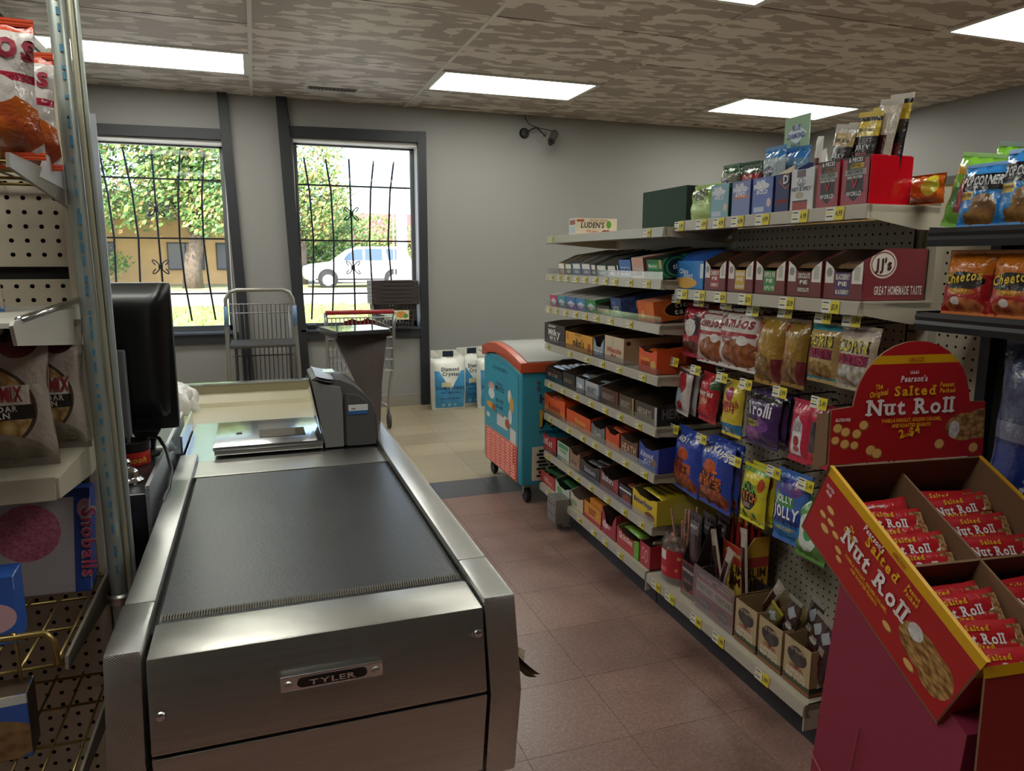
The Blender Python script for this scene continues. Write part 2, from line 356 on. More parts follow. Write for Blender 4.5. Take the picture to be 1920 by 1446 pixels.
# windows: trim boards, reveal, aluminium frame, glass
def board(name, q, d=.03, m=trimm, parent=None):
    """q: four corners (x, z) on the wall, as a board standing d proud of it"""
    mb = MB().prism(q, 1, WY-d, WY+.001); return struct(name, mb, m, parent)
def opening(name, x0l, x0h, x1l, x1h, z0, z1l, z1r):
    mb = MB(); a, b = WY+.13, WY+.17
    mb.box(x0l, a, z0, x1l, b, z0+.045).box(x0h, a, z1l-.022, x1h, b, z1l).box(x0l, a, z0, x0l+.04, b, z1l).box(x1l-.04, a, z0, x1l, b, z1l)
    wn = struct(name, mb, mat('window_alu', '6d6f72', .35, .6))
    r = MB(); r.box(x0l-.002, WY+.0005, z0, x0l+.008, WY+.21, z1l).box(x1l-.008, WY+.0005, z0, x1l+.002, WY+.21, z1l).box(x0l, WY+.0005, z1l-.008, x1l, WY+.21, z1l+.002)
    r.build('window_reveal', mat('reveal_white', 'dcdad6', .5), wn)
    MB().box(x0l, WY-.045, z0-.012, x1l, WY+.21, z0+.004).build('window_sill', mat('sill_paint', '50545c', .25), wn)
    MB().box(x0l+.04, WY+.148, z0+.045, x1l-.04, WY+.152, z1l-.022).build('window_pane', clear('window_glass', 'fcfdfd', .99, .02), wn)
    return wn
w1 = opening('window_1', -1.13, -1.13, -.185, -.185, .70, 2.185, 2.185)
w2 = opening('window_2', .335, .335, 1.362, 1.362, .70, 2.245, 2.245)
board('trim_3', [(-1.2, 2.20), (-.205, 2.21), (-.20, 2.29), (-1.2, 2.28)])
board('trim_4', [(-1.2, .612), (-.16, .612), (-.16, .70), (-1.2, .70)])
board('trim_5', [(.335, 2.262), (1.43, 2.272), (1.43, 2.362), (.31, 2.345)])
board('trim_6', [(.385, .612), (1.362, .612), (1.362, .70), (.37, .70)])
board('trim_7', [(-.125, 0), (-.045, 0), (-.14, H), (-.212, H)], .045)
board('trim_8', [(.31, 0), (.405, 0), (.305, H), (.222, H)], .045)
board('trim_9', [(1.352, 0), (1.428, 0), (1.43, 2.362), (1.358, 2.362)], .035)
# grilles outside: bowed upright bars, cross bars, scrolls
iron = mat('grille_iron', '2a2a2c', .5, .4)
GY = 6.68
def grille(label, bars, hz, sx, szs):
    t = thing('window_grille', label, 'grille', (0, GY, 0))
    for pts in bars: MB().tube([(x, .0, z) for x, z in pts], .0085, 6).build('upright_bar', iron, t, smooth=True)
    for x0, x1, z in hz: MB().box(x0, -.006, z-.007, x1, .006, z+.007).build('cross_bar', iron, t)
    for z in szs:
        mb = MB()
        for s in (-1, 1):
            for e in (-1, 1):
                mb.tube([(sx+s*(.034-.026*math.cos(a*.42)), -.012, z+e*(.030+.026*math.sin(a*.42-.9))) for a in range(0, 12)], .005, 5)
        mb.box(sx-.016, -.016, z-.016, sx+.016, .016, z+.016)
        mb.build('scroll', iron, t, smooth=.6)
grille('wrought iron grille of bowed bars outside the left window',
       [[(-1.113, 2.133), (-1.075, 1.8), (-1.057, 1.452), (-1.07, 1.1), (-1.10, .78)], [(-.942, 2.142), (-.90, 1.8), (-.881, 1.454), (-.895, 1.1), (-.925, .78)], [(-.737, 2.152), (-.733, 1.456), (-.725, .78)],
        [(-.528, 2.152), (-.565, 1.8), (-.575, 1.458), (-.56, 1.1), (-.526, .777)], [(-.347, 2.151), (-.385, 1.8), (-.395, 1.46), (-.375, 1.1), (-.342, .78)]],
       [(-1.15, -.2, 1.927), (-1.15, -.2, 1.456), (-1.15, -.2, 1.003)], -.733, (1.687, 1.225))
grille('wrought iron grille of bowed bars outside the right window',
       [[(.439, 2.143), (.473, 1.868), (.49, 1.451), (.472, 1.087), (.446, .766)], [(.618, 2.141), (.654, 1.874), (.662, 1.453), (.648, 1.086), (.627, .8)], [(.816, 2.15), (.819, 1.88), (.82, 1.455), (.829, 1.085), (.827, .8)],
        [(1.029, 2.144), (.996, 1.886), (.974, 1.457), (.983, 1.125), (1.01, .8)], [(1.207, 2.145), (1.168, 1.891), (1.14, 1.458), (1.159, 1.124), (1.19, .8)]],
       [(.34, 1.37, 1.92), (.34, 1.37, 1.452), (.34, 1.37, .99)], .822, (1.684, 1.218))
# ------------------------------------------------------------------ outside
def gz(y): return .00846*y-.209
def strip(name, y0, y1, m, lift=0, x0=-40, x1=60, kind='structure'):
    mb = MB(); mb.quad((x0, y0, gz(y0)+lift), (x1, y0, gz(y0)+lift), (x1, y1, gz(y1)+lift), (x0, y1, gz(y1)+lift))
    return struct(name, mb, m)
struct('wall_outside', MB().box(-1.2, WY+.22, -.3, RX, WY+.225, .66), wallm)
strip('ground', 6.6, 200, mat('dry_earth', '9a9580', .9, var=.5, vscale=1, var2='7d7a66'), -.02, -150, 150)
strip('pavement', 6.6, 15.7, mat('pale_concrete', 'b5b2aa', .9, var=.6, vscale=.6, var2='a5a296'))
strip('lawn', 15.7, 22.0, mat('lawn_green', '7d9150', .9, var=.5, vscale=1.2, var2='97a062'), .01)
strip('road', 22.0, 30.4, mat('road_concrete', 'c4c0ba', .9, var=.4, vscale=.5, var2='b8b4ac'), .01)
strip('verge', 30.4, 37, mat('verge_grass', '8c9160', .9, var=.5, vscale=1.5, var2='a39b73'), .012)
gb = MB()
for k in range(2600):
    y = random.uniform(15.8, 21.9); x = random.uniform(-3.5, 5.5); h = random.uniform(.04, .10); a = random.uniform(0, PI); c, s = math.cos(a)*.05, math.sin(a)*.05
    gb.quad((x-c, y-s, gz(y)), (x+c, y+s, gz(y)), (x+c*.3, y+s*.3+.02, gz(y)+h), (x-c*.3, y-s*.3+.02, gz(y)+h), k % 2)
tag(gb.build('grass', [mat('blade_a', '83a04c', .8), mat('blade_b', 'a2b060', .8)], kind='stuff'), 'short sunlit lawn grass between the store and the road', 'grass')
lg = [mat('leaf_green', '7aa058', .6), mat('leaf_deep', '56804a', .6), mat('leaf_yellow', 'b0b46c', .6), mat('leaf_orange', 'bc9c6c', .6)]
bark = mat('bark', '75695c', .9, bump=.6, bscale=8, var=.5, var2='4f463d')
def crown(mb, cs, n, size, mix, rnd):
    for k in range(n):
        cx, cy, cz, rx, ry, rz = rnd.choices(cs, [c[3]*c[5] for c in cs])[0]
        v = Vector((rnd.gauss(0, 1), rnd.gauss(0, 1), rnd.gauss(0, 1))).normalized()*(rnd.uniform(.55, 1.02))
        p = Vector((cx+v.x*rx, cy+v.y*ry, cz+v.z*rz)); s = size*rnd.uniform(.5, 1.4)
        n_ = Vector((rnd.gauss(0, 1), rnd.gauss(0, 1)-.6, rnd.gauss(0, 1)+.9)).normalized(); a = n_.orthogonal().normalized()*s; b = n_.cross(a.normalized())*s*.7
        mb.poly((p-a, p-b*.8, p+a, p+b*.8), rnd.choices((0, 1, 2, 3), mix)[0])
def tree(label, x, y, trunk, cs, n, size, mix, seed, group=None, lean=.0):
    rnd = random.Random(seed); t = thing('tree', label, 'tree', (x, y, gz(y)), group=group)
    if trunk:
        r, h = trunk; mb = MB().tube([(0, 0, -.1), (.05, 0, h*.4), (.1+lean*.5, 0, h*.75), (lean, 0, h)], [r*1.3, r, r*.9, r*.6], 10)
        for k in range(5): mb.tube([(lean*.6, 0, h*.7), (rnd.uniform(-1.5, 1.5), rnd.uniform(-1, 1), h*1.25), (rnd.uniform(-3, 3), rnd.uniform(-1.5, 1.5), h*1.8)], [r*.45, r*.3, r*.1], 6)
        mb.build('trunk', bark, t, smooth=True)
    mb = MB(); crown(mb, cs, n, size, mix, rnd); mb.build('foliage', lg, t, kind='stuff')
tree('large green maple with a thick trunk seen through the left window', -2.5, 33.4, (.34, 2.9),
     [(-2.6, 0, 5.3, 4.4, 3, 3.0), (-6.3, .5, 4.6, 3, 2.6, 2.6), (1.0, .3, 4.9, 2.7, 2.2, 2.4), (-.5, -.5, 7.6, 3.8, 2.5, 2.5), (-4.8, -.6, 7.4, 3.6, 2.6, 2.6), (-4.4, -1.2, 2.9, 2.0, 1.2, .9), (.9, -1, 3.0, 1.2, 1, .9)], 38000, .115, (5, 3, 3, 1), 3, lean=.5)
tree('tall leafy tree at the left edge of the right window', 2.0, 36.6, (.3, 2.6), [(.4, 0, 6.2, 1.9, 1.6, 2.4), (1.0, -.3, 4.0, 1.6, 1.4, 1.6), (.2, 0, 3.0, 1.8, 1.5, 1.2)], 7000, .095, (4, 2, 4, 2), 4)
tree('rounded bushy tree behind the white car', 4.0, 39.0, (.15, 1.0), [(-.6, 0, 2.3, 1.5, 1.4, 1.8), (.6, .3, 2.0, 1.5, 1.3, 1.6), (-1.5, .4, 1.8, 1.0, 1, 1.5)], 7000, .085, (4, 4, 3, 0), 5)
tree('dark conifer top rising behind the bushy tree', 4.7, 47.0, (.2, 3), [(0, 0, 3.6, 1.3, 1.2, 1.7), (.2, 0, 5.1, .7, .7, .8)], 2200, .10, (1, 5, 0, 0), 6)
tree('low yellow green shrub row in front of the red roof', 8.0, 52.0, None, [(0, 0, 3.2, 2.2, 1, 1.1), (2.4, 0, 2.8, 1.5, 1, .8), (.6, 0, 1.1, 2.6, .9, 1.4)], 2800, .11, (3, 1, 4, 0), 8)
tree('shady hedge under the trees beside the tan house', -7.5, 36.2, None, [(0, 0, 1.0, 2.5, .6, .9)], 1800, .085, (3, 3, 1, 0), 9)
# tan house behind the big tree
h = thing('house', 'low tan house behind the big tree', 'house', (-4.2, 38.5, gz(38.5)))
MB().box(-9, 0, -.2, 4.4, 6, 3.0).build('wall', mat('tan_stucco', 'c8a878', .8, var=.6, vscale=1.4, var2='b89868'), h)
MB().prism([(-9.5, 3.0), (4.7, 3.0), (3.6, 4.2), (-8, 4.2)], 1, -.5, 6.5).build('roof', mat('grey_shingle', '6f6a66', .9), h)
for x, w_ in ((-2.6, 1.3), (1.1, 1.5), (3.0, 1.0), (-5.6, 1.2)):
    f = MB().box(x-w_/2-.06, -.05, .65, x+w_/2+.06, .02, 1.95).build('window_frame', mat('house_frame', '3c3a38', .5), h)
    MB().box(x-w_/2, -.07, .72, x-.03, -.05, 1.88).box(x+.03, -.07, .72, x+w_/2, -.05, 1.88).build('window_pane', mat('house_glass', '4a5662', .15), f)
# red roofed house far right
h = thing('house', 'distant house with a broad red shingle roof', 'house', (10.5, 58, gz(58)))
MB().box(-3.5, 0, -.3, 9, 7, 2.35).build('wall', mat('house_brick', '6f5248', .8), h)
MB().prism([(-.6, 2.3), (3.4, 4.7), (7.6, 2.3)], 0, -4, 9.4).build('roof', mat('red_shingle', '9a5a58', .8, var=.5, vscale=2, var2='8a4c4b'), h)
# utility pole
t = thing('utility_pole', 'pale weathered utility pole beyond the right window', 'pole', (4.72, 25.0, gz(25)))
MB().tube([(0, 0, -.2), (0.02, 0, 3), (-.02, 0, 8)], [.20, .18, .15], 14).build('post', mat('pole_wood', 'c3bdb4', .85, var=.5, vscale=6, var2='a8a098', stretch=(6, 6, .4)), t, smooth=True)
MB().tube([(-.3, -.18, 0), (-.3, -.18, 3.2), (-.29, -.16, 8)], .03, 6).build('conduit', mat('pole_pipe', '8e8e8c', .5), t)
# white SUV, side on, nose to the left
def suv():
    t = thing('suv', 'white SUV parked side on across the road', 'car', (1.95, 32.6, gz(32.6)))
    wm = mat('car_white', 'e8e8e8', .25, coat=.5); gm = mat('car_glass', '3f5468', .08); bk = mat('car_black', '1d1d1f', .5)
    low = [(.05, .38), (.0, .62), (.06, .92), (.35, 1.02), (1.28, 1.14), (4.55, 1.16), (4.78, 1.1), (4.86, .75), (4.84, .42), (4.3, .30), (.5, .30)]
    L_ = [.05, .0, .0]
    mb = MB().prism(low, 1, 0, 1.85); mb.build('body', wm, t, bevel=.05, smooth=.7)
    top = [(1.22, 1.12), (1.98, 1.66), (2.35, 1.77), (4.05, 1.78), (4.42, 1.66), (4.66, 1.14)]
    mb = MB(); n = len(top); f = [(x, .06+.13*((z-1.12)/.66), z) for x, z in top]; b = [(x, 1.79-.13*((z-1.12)/.66), z) for x, z in top]
    mb.poly(f[::-1][::-1]); mb.poly(b[::-1])
    for k in range(n): mb.quad(f[(k+1) % n], f[k], b[k], b[(k+1) % n])
    mb.build('cabin', wm, t, bevel=.02, smooth=.7)
    def win(q, nm='side_window'):
        mb = MB(); mb.poly([(x, .05+.13*((z-1.12)/.66)-.012, z) for x, z in q]); mb.poly([(x, .05+.13*((z-1.12)/.66)-.004, z) for x, z in q][::-1]); mb.build(nm, gm, t)
    win([(1.62, 1.18), (2.5, 1.18), (2.5, 1.68), (2.2, 1.66), (1.9, 1.5)]); win([(2.6, 1.18), (3.35, 1.18), (3.35, 1.69), (2.6, 1.69)]); win([(3.62, 1.2), (4.38, 1.22), (4.2, 1.66), (3.5, 1.69)])
    for x in (2.54, 3.42):
        MB().box(x, -.01, .5, x+.02, .0, 1.15).build('door_seam', mat('seam_grey', '9a9a9c', .5), t); MB().box(x-.18, -.03, 1.0, x-.04, -.005, 1.03).build('door_handle', mat('car_grey', 'b4b4b6', .4), t)
    MB().box(1.5, -.16, 1.14, 1.68, .0, 1.28).build('mirror', wm, t, bevel=.03)
    MB().box(4.80, .02, .95, 4.87, .2, 1.3).build('tail_light', mat('tail_red', 'a8262a', .3), t)
    MB().box(.03, .05, .74, .2, .3, .9).build('headlight', mat('lamp_grey', 'b8bec4', .2), t)
    MB().box(.45, .0, .26, 4.4, .03, .40).build('sill_trim', mat('car_sill', 'a0a0a2', .5), t)
    for x in (.98, 3.83):
        MB().lathe([(.0, -.03), (.43, -.03), (.43, .02), (.0, .02)], 24, (x, 0, .40), ax=1).build('wheel_arch', bk, t)
        wl = MB().lathe([(.36, .2), (.37, -.02), (.34, -.05), (.24, -.055)], 24, (x, 0, .35), ax=1).build('wheel', bk, t, smooth=.6)
        MB().lathe([(.245, -.05), (.22, -.04), (.07, -.065), (0, -.07)], 10, (x, 0, .35), ax=1).build('hubcap', mat('hub', 'c8c8ca', .35, .5), wl)
    return t
suv()

t = thing('wall_cable', 'thin black cable running down beside the right window trim', 'cable', (.30, WY-.05, 2.5))
MB().tube([(.0, 0, .05), (.008, -.002, -.05), (.03, 0, -.2), (.045, .0, -.45), (.05, .03, -.8), (.06, .08, -1.2)], .004, 5).build('cord', mat('cord_black', '141416', .5), t, smooth=True)
t = thing('adapter_box', 'small black box on the window sill behind the stock cart', 'box', (.43, WY+.04, .706))
MB().box(-.035, -.03, 0, .035, .03, .035).build('box', mat('cord_black', '141416', .5), t, bevel=.004); MB().tube([(.03, 0, .01), (.12, .01, .006), (.3, .0, .006), (.42, .01, .006)], .005, 5).build('cord', mat('cord_black', '141416', .5), t)
# ------------------------------------------------------------------ checkout counter
def wpart(mb, name, mats, root, **k):
    """geometry given in room coordinates, hung under a root that is not turned"""
    return mb.build(name, mats, root, loc=tuple(-v for v in root.location), **k)
steel = mat('brushed_steel', 'bcbab4', .34, 1, bump=.08, bscale=30, stretch=(.6, 1, 30), var=.7, vscale=5, var2='a8a6a0')
steel2 = mat('polished_steel', 'c8cacc', .18, 1, bump=.03, bscale=12)
tread = mat('ribbed_steel', 'b8b7b3', .32, 1); n = tread.node_tree.nodes; L = tread.node_tree.links
tc = n.new('ShaderNodeTexCoord'); vo = n.new('ShaderNodeTexWave'); vo.inputs['Scale'].default_value = 150; vo.bands_direction = 'DIAGONAL'; L.new(tc.outputs['Object'], vo.inputs[0])
no = n.new('ShaderNodeTexNoise'); no.inputs['Scale'].default_value = 22; L.new(tc.outputs['Object'], no.inputs[0])
ma = n.new('ShaderNodeMath'); ma.operation = 'MULTIPLY_ADD'; ma.inputs[1].default_value = .35; L.new(vo.outputs[1], ma.inputs[0]); L.new(no.outputs[0], ma.inputs[2])
bp = n.new('ShaderNodeBump'); bp.inputs['Strength'].default_value = .35; bp.inputs['Distance'].default_value = .004; L.new(ma.outputs[0], bp.inputs['Height']); L.new(bp.outputs[0], n['Principled BSDF'].inputs['Normal'])
rubber = mat('belt_rubber', '232528', .36, spec=.55, bump=.05, bscale=150, var=.9, vscale=7, var2='303235')
black = mat('black_plastic', '101114', .3, coat=.3)
ct = thing('checkout_counter', 'stainless steel checkout counter with a black conveyor belt', 'checkout counter', (.07, 1.8, 0))
wpart(MB().prism([(1.135, .742), (1.135, .750), (1.03, .750), (1.006, .618), (1.03, .612), (1.10, .612)], 0, -.170, .311), 'end_plate', steel, ct, bevel=.004, smooth=.5)
wpart(MB().prism([(1.006, .613), (1.034, .46), (1.06, .46), (1.06, .612)], 0, -.170, .311), 'end_plate', steel, ct, bevel=.003, smooth=.5)
capp = [(1.04, .760), (1.004, .612), (1.034, .448), (1.16, .448), (1.16, .700), (1.20, .715), (1.20, .760)]
wpart(MB().prism(capp, 0, .315, .368).box(.315, 1.2, .700, .368, 2.66, .760), 'rail', tread, ct, bevel=.006, smooth=.6)
wpart(MB().prism(capp, 0, -.224, -.176).box(-.222, 1.2, .700, -.176, 2.13, .760), 'rail', tread, ct, bevel=.006, smooth=.6)
wpart(MB().box(-.176, 1.135, .60, -.169, 2.0, .735).box(.311, 1.135, .60, .316, 2.0, .735), 'belt_gap', mat('gap_black', '0c0c0c', .7), ct, kind='stuff')
def beltf(u, v): x = -.168+u*.479; y = 1.137+v*.803; return (x, y, .7435-.006*max(0, .04-v)/.04)
wpart(MB().grid(beltf, 6, 20).box(-.168, 1.14, .70, .311, 1.94, .741), 'conveyor_belt', rubber, ct)
mb = MB()
for k in range(118):
    x = -.164+k*.00402; mb.tube([(x, 1.158, .742), (x, 1.163, .7462), (x+.001, 1.172, .7462), (x+.001, 1.177, .742)], .0012, 4)
wpart(mb, 'belt_lacing', mat('lacing_steel', '8d8880', .4, .9), ct, kind='stuff')
wpart(MB().box(-.176, 1.941, .70, .316, 2.10, .746), 'steel_deck', steel, ct, bevel=.002)
wpart(MB().box(-.215, 2.10, .70, .316, 2.60, .745), 'steel_deck', steel2, ct, bevel=.002)
wpart(MB().box(-.20, 1.06, .42, .345, 3.05, .70), 'body', mat('counter_side', '6f6d68', .4, .8), ct)
wpart(MB().box(-.16, 1.12, 0, .31, 3.0, .43), 'base', creamm, ct)
# bagging well
beige = mat('bag_well', 'a8a084', .42, var=.6, vscale=5, var2='978f74'); mb = MB()
mb.box(-.75, 2.60, .69, .32, 3.12, .722).box(-.75, 3.10, .69, .34, 3.13, .795).box(.32, 2.6, .69, .345, 3.12, .795)
mb.prism([(3.10, .722), (3.10, .76), (3.06, .728), (3.0, .722)], 0, -.75, .32)
wpart(mb, 'bagging_well', beige, ct, smooth=.4)
wpart(MB().box(-.75, 3.095, .794, .345, 3.135, .800), 'well_rim', steel2, ct)
wpart(MB().box(-.75, 2.62, .3, .30, 3.1, .69).box(-.70, 2.7, 0, .28, 3.05, .3), 'well_cabinet', mat('counter_side'), ct)
# left side: recess, fin, shelf for the drawer
wpart(MB().box(-.48, 1.655, .60, -.225, 2.60, .655), 'side_shelf', mat('gap_black'), ct)
wpart(MB().box(-.225, 2.18, .745, -.219, 2.55, .80).box(-.245, 2.18, .745, -.225, 2.55, .752), 'steel_fin', steel2, ct)
wpart(MB().box(-.34, 2.46, .66, -.25, 2.60, .74), 'tray_block', mat('dark_brown', '3a3229', .6), ct)
# screws
for x, z in ((-.155, .672), (.298, .715)): wpart(MB().lathe([(0, -.004), (.006, -.003), (.007, .0)], 10, (x, 1.0135+(.74-z)*.0+.0015, z), ax=1), 'screw', steel2, ct)
np_ = thing('maker_plate', 'chrome maker plate screwed to the end of the counter', 'name plate', (.075, 1.012, .69))
np_.rotation_euler = (math.radians(10), 0, 0)
MB().box(-.073, -.004, -.013, .073, 0, .013).build('plate', steel2, np_, bevel=.002)
pts = [(.042*c_+.008*math.cos(a), .008*math.sin(a)) for c_, a in [(1, -PI/2+k*PI/6) for k in range(7)]+[(-1, PI/2+k*PI/6) for k in range(7)]]
MB().prism(pts, 1, -.0052, -.004).build('recess', mat('plate_black', '0d0e14', .3), np_)
lettering(np_, 'TYLER', front(0, -.0045, -.0052), .009, mat('chrome_letter', 'd0d0d0', .2, .8), width=.066)
for s in (-1, 1): MB().lathe([(0, -.007), (.005, -.006), (.006, -.004)], 10, (s*.062, 0, 0), ax=1).build('screw', steel, np_)
# rag at the right side
t = thing('leather_rag', 'dark folded leather rag tucked beside the counter end', 'rag', (.372, 1.13, .575))
def ragf(u, v): return (.006+.040*v*v+.008*math.sin(u*5+v*2)*v, -.03+u*.07-.015*v, .065*(1-v)-.010*math.sin(u*4)*v)
MB().grid(ragf, 8, 8).grid(lambda u, v: tuple(Vector(ragf(u, v))+Vector((.006, 0, .004))), 8, 8, flip=True).build('cloth', mat('rag', '857a66', .8, bump=.4, bscale=60), t, smooth=True)
# ------------------------------------------------------------------ scanner, stand, monitor and small things on the counter
t = thing('scanner_scale', 'dark grey checkout scanner tower with its steel scale plate', 'scanner', (.1, 2.28, .745))
wpart(MB().box(-.135, 2.125, .750, .158, 2.445, .764), 'scale_rim', steel, t, bevel=.003)
wpart(MB().box(-.138, 2.118, .764, .160, 2.45, .776), 'scale_plate', steel2, t, bevel=.004, smooth=.5)
wpart(MB().box(-.015, 2.20, .7755, .115, 2.30, .7775), 'scan_window', mat('scan_glass', '3b362d', .06, var=.5, vscale=40, var2='6d6552'), t)
wpart(MB().box(-.080, 2.27, .7755, -.064, 2.285, .7785), 'button', mat('dark_button', '4a4a4c', .4), t, bevel=.001)
gp = mat('scanner_grey', '4d4c4c', .5); gl = mat('scanner_light', '7d7b7a', .45)
side = [(.168, .748), (.134, .950), (.150, .957), (.215, .945), (.252, .928), (.283, .902), (.305, .872), (.318, .836), (.322, .748)]
wpart(MB().prism(side, 1, 2.14, 2.352), 'housing', gp, t, bevel=.005, smooth=.5)
wpart(MB().prism([(.166, .748), (.136, .945), (.214, .925), (.219, .90), (.219, .748)], 1, 2.128, 2.14), 'side_cover', gl, t, bevel=.002)
wpart(MB().prism([(.227, .748), (.227, .905), (.262, .900), (.290, .878), (.309, .846), (.314, .748)], 1, 2.130, 2.142), 'side_cover', gp, t, bevel=.002)
wpart(MB().quad((.150, 2.17, .80), (.130, 2.17, .935), (.130, 2.34, .935), (.150, 2.34, .80)).quad((.152, 2.17, .80), (.152, 2.34, .80), (.132, 2.34, .935), (.132, 2.17, .935)), 'scan_window', mat('scan_black', '08090c', .08), t)
wpart(MB().grid(lambda u, v: (.146+.05*u, 2.135+.215*v-.02*math.sin(PI*u), .960+.004*math.sin(PI*v)-.012*u), 4, 8).grid(lambda u, v: (.146+.05*u, 2.135+.215*v-.02*math.sin(PI*u), .952+.004*math.sin(PI*v)-.012*u), 4, 8, flip=True), 'top_strip', mat('strip_grey', '9c9ca0', .4), t, smooth=True)
wpart(MB().box(.176, 2.22, .953, .208, 2.29, .957), 'display', mat('lcd_pale', 'b8c4c8', .1), t)
wpart(MB().box(.235, 2.1285, .842, .291, 2.1305, .871), 'sticker', mat('label_white', 'd8d8d6', .4), t)
wpart(MB().box(.235, 2.128, .842, .291, 2.1300, .853), 'sticker_band', mat('label_blue', '2f5f96', .4), t)
o = lettering(t, 'mn', plane((.249-.1, 2.1275-2.28, .858-.745), (1, 0, 0), (0, 0, 1), .0008), .006, ink('202020'))
t = thing('check_stand', 'tapered steel check writing stand with a shiny black topped plate', 'stand', (.335, 2.40, .745))
fl = [(.300, .745), (.300, .83), (.284, .90), (.262, .955), (.238, 1.01), (.222, 1.052), (.392, 1.048), (.372, .9), (.362, .745)]
wpart(MB().prism(fl, 1, 2.358, 2.45), 'column', mat('stand_steel', '8a807a', .35, .45, var=.6, vscale=4, var2='746b66'), t, bevel=.004, smooth=.5)
q = [(.186, 2.50), (.372, 2.53), (.402, 2.34), (.225, 2.29)]
wpart(MB().prism([(x, y) for x, y in q], 2, 1.046, 1.066), 'edge_plate', mat('plate_edge', '14120f', .4), t, bevel=.008, smooth=.5)
wpart(MB().prism([(x*.97+.009, y*.97+.0725) for x, y in q], 2, 1.066, 1.070), 'writing_plate', mat('plate_gloss', '8f9498', .04, .6), t)
t = thing('monitor', 'black flat monitor seen from behind beside the metal conduit', 'monitor', (-.30, 2.06, .80))
def shell(u, v):
    x = -.115+.205*u; z = .055+.375*v; r = min(1, min(u, 1-u, v, 1-v)*5); return (x, -.012-.034*math.sin(r*PI/2)+.02*(1-v), z)
MB().grid(shell, 14, 18).build('back_shell', black, t, smooth=True)
MB().box(-.117, -.014, .053, .092, .012, .432).build('screen_frame', mat('monitor_black', '0c0d11', .35), t, bevel=.01, smooth=.6)
MB().box(-.105, .012, .065, .08, .014, .42).build('screen', mat('screen_off', '050608', .1), t)
MB().prism([(-.02, .06), (.05, .06), (.035, .03), (.03, .0), (.0, .0), (-.005, .03)], 1, -.045, -.01).build('neck', black, t, bevel=.004)
MB().lathe([(0, .012), (.05, .010), (.07, 0), (0, 0)], 20, (.01, -.01, 0)).build('foot', black, t, smooth=.5)
MB().tube([(-.095+.012*math.cos(a), -.05-.012*math.sin(a)*0, .285+.012*math.sin(a)) for a in [k*.6 for k in range(11)]], .004, 6).build('plug', black, t)
t = thing('cash_drawer', 'black cash drawer with a steel side plate behind the counter rail', 'cash drawer', (-.34, 2.0, .655))
wpart(MB().box(-.44, 1.66, .655, -.246, 2.46, .798), 'box', mat('drawer_black', '1b1c22', .35), t, bevel=.004)
wpart(MB().box(-.246, 1.66, .675, -.238, 2.47, .815).box(-.238, 1.66, .675, -.226, 2.44, .683), 'side_plate', mat('perforated_steel', 'b4b6ba', .28, .9, bump=.5, bscale=170), t)
wpart(MB().box(-.232, 1.60, .655, -.226, 2.13, .705), 'guide_bar', steel2, t)
t = thing('display_pole', 'grey rectangular post half hidden behind the conduit', 'post', (-.335, 1.98, .80))
MB().box(-.02, -.02, .0, .022, .02, .27).build('post', mat('post_grey', '6d6e70', .5), t, bevel=.004)
t = thing('snuff_can', 'red and black round can on the cash drawer', 'can', (-.305, 1.93, .798))
MB().lathe([(0, 0), (.036, 0), (.038, .003), (.038, .034)], 24).build('can_body', mat('can_red', 'c03028', .4), t, smooth=.5)
MB().lathe([(.038, .034), (.040, .036), (.040, .056), (.034, .058), (.034, .045), (0, .045)], 24).build('can_rim', mat('can_black', '15100f', .4), t, smooth=.5)
lettering(t, 'hooh', lambda x, y: (.0388*math.sin(x/.0388+.35), -.0388*math.cos(x/.0388+.35), .009+y), .013, ink('d8b040'), shear=.2)
t = thing('call_bell', 'small chrome call bell on the cash drawer', 'bell', (-.292, 1.76, .798))
MB().lathe([(0, 0), (.030, 0), (.031, .006), (.024, .012), (.023, .014)], 20).build('base', steel2, t, smooth=.6)
MB().lathe([(.022, .014), (.020, .026), (.012, .034), (.005, .037), (.005, .045), (.007, .048), (.004, .054), (0, .055)], 20).build('dome', steel2, t, smooth=.6)
t = thing('power_cable', 'black cable looping over the cash drawer', 'cable', (-.28, 2.0, .80))
wpart(MB().tube([(-.30, 2.02, .82), (-.275, 2.0, .845), (-.25, 1.96, .85), (-.228, 1.9, .835), (-.213, 1.84, .80), (-.214, 1.78, .77), (-.222, 1.72, .762), (-.226, 1.68, .72)], .0045, 7), 'cord', black, t, smooth=True)
t = thing('plastic_bag', 'crumpled clear white plastic bag in the bagging well', 'plastic bag', (-.33, 2.95, .722))
rb = random.Random(5)
def crump(u, v):
    a = u*2*PI; r = math.sin(v*PI*.5+.05)*.08*(1+.22*math.sin(a*5+v*7)+.12*math.sin(a*9-v*4)); return (r*math.cos(a)*1.1, r*math.sin(a), .11*(math.cos(v*PI/2)**.7)+.012*math.sin(a*4+v*9)*v*(1-v)*4)
MB().grid(crump, 40, 12).build('bag', mat('bag_film', 'd4d4d0', .25, coat=.3, bump=.6, bscale=40), t, smooth=True)
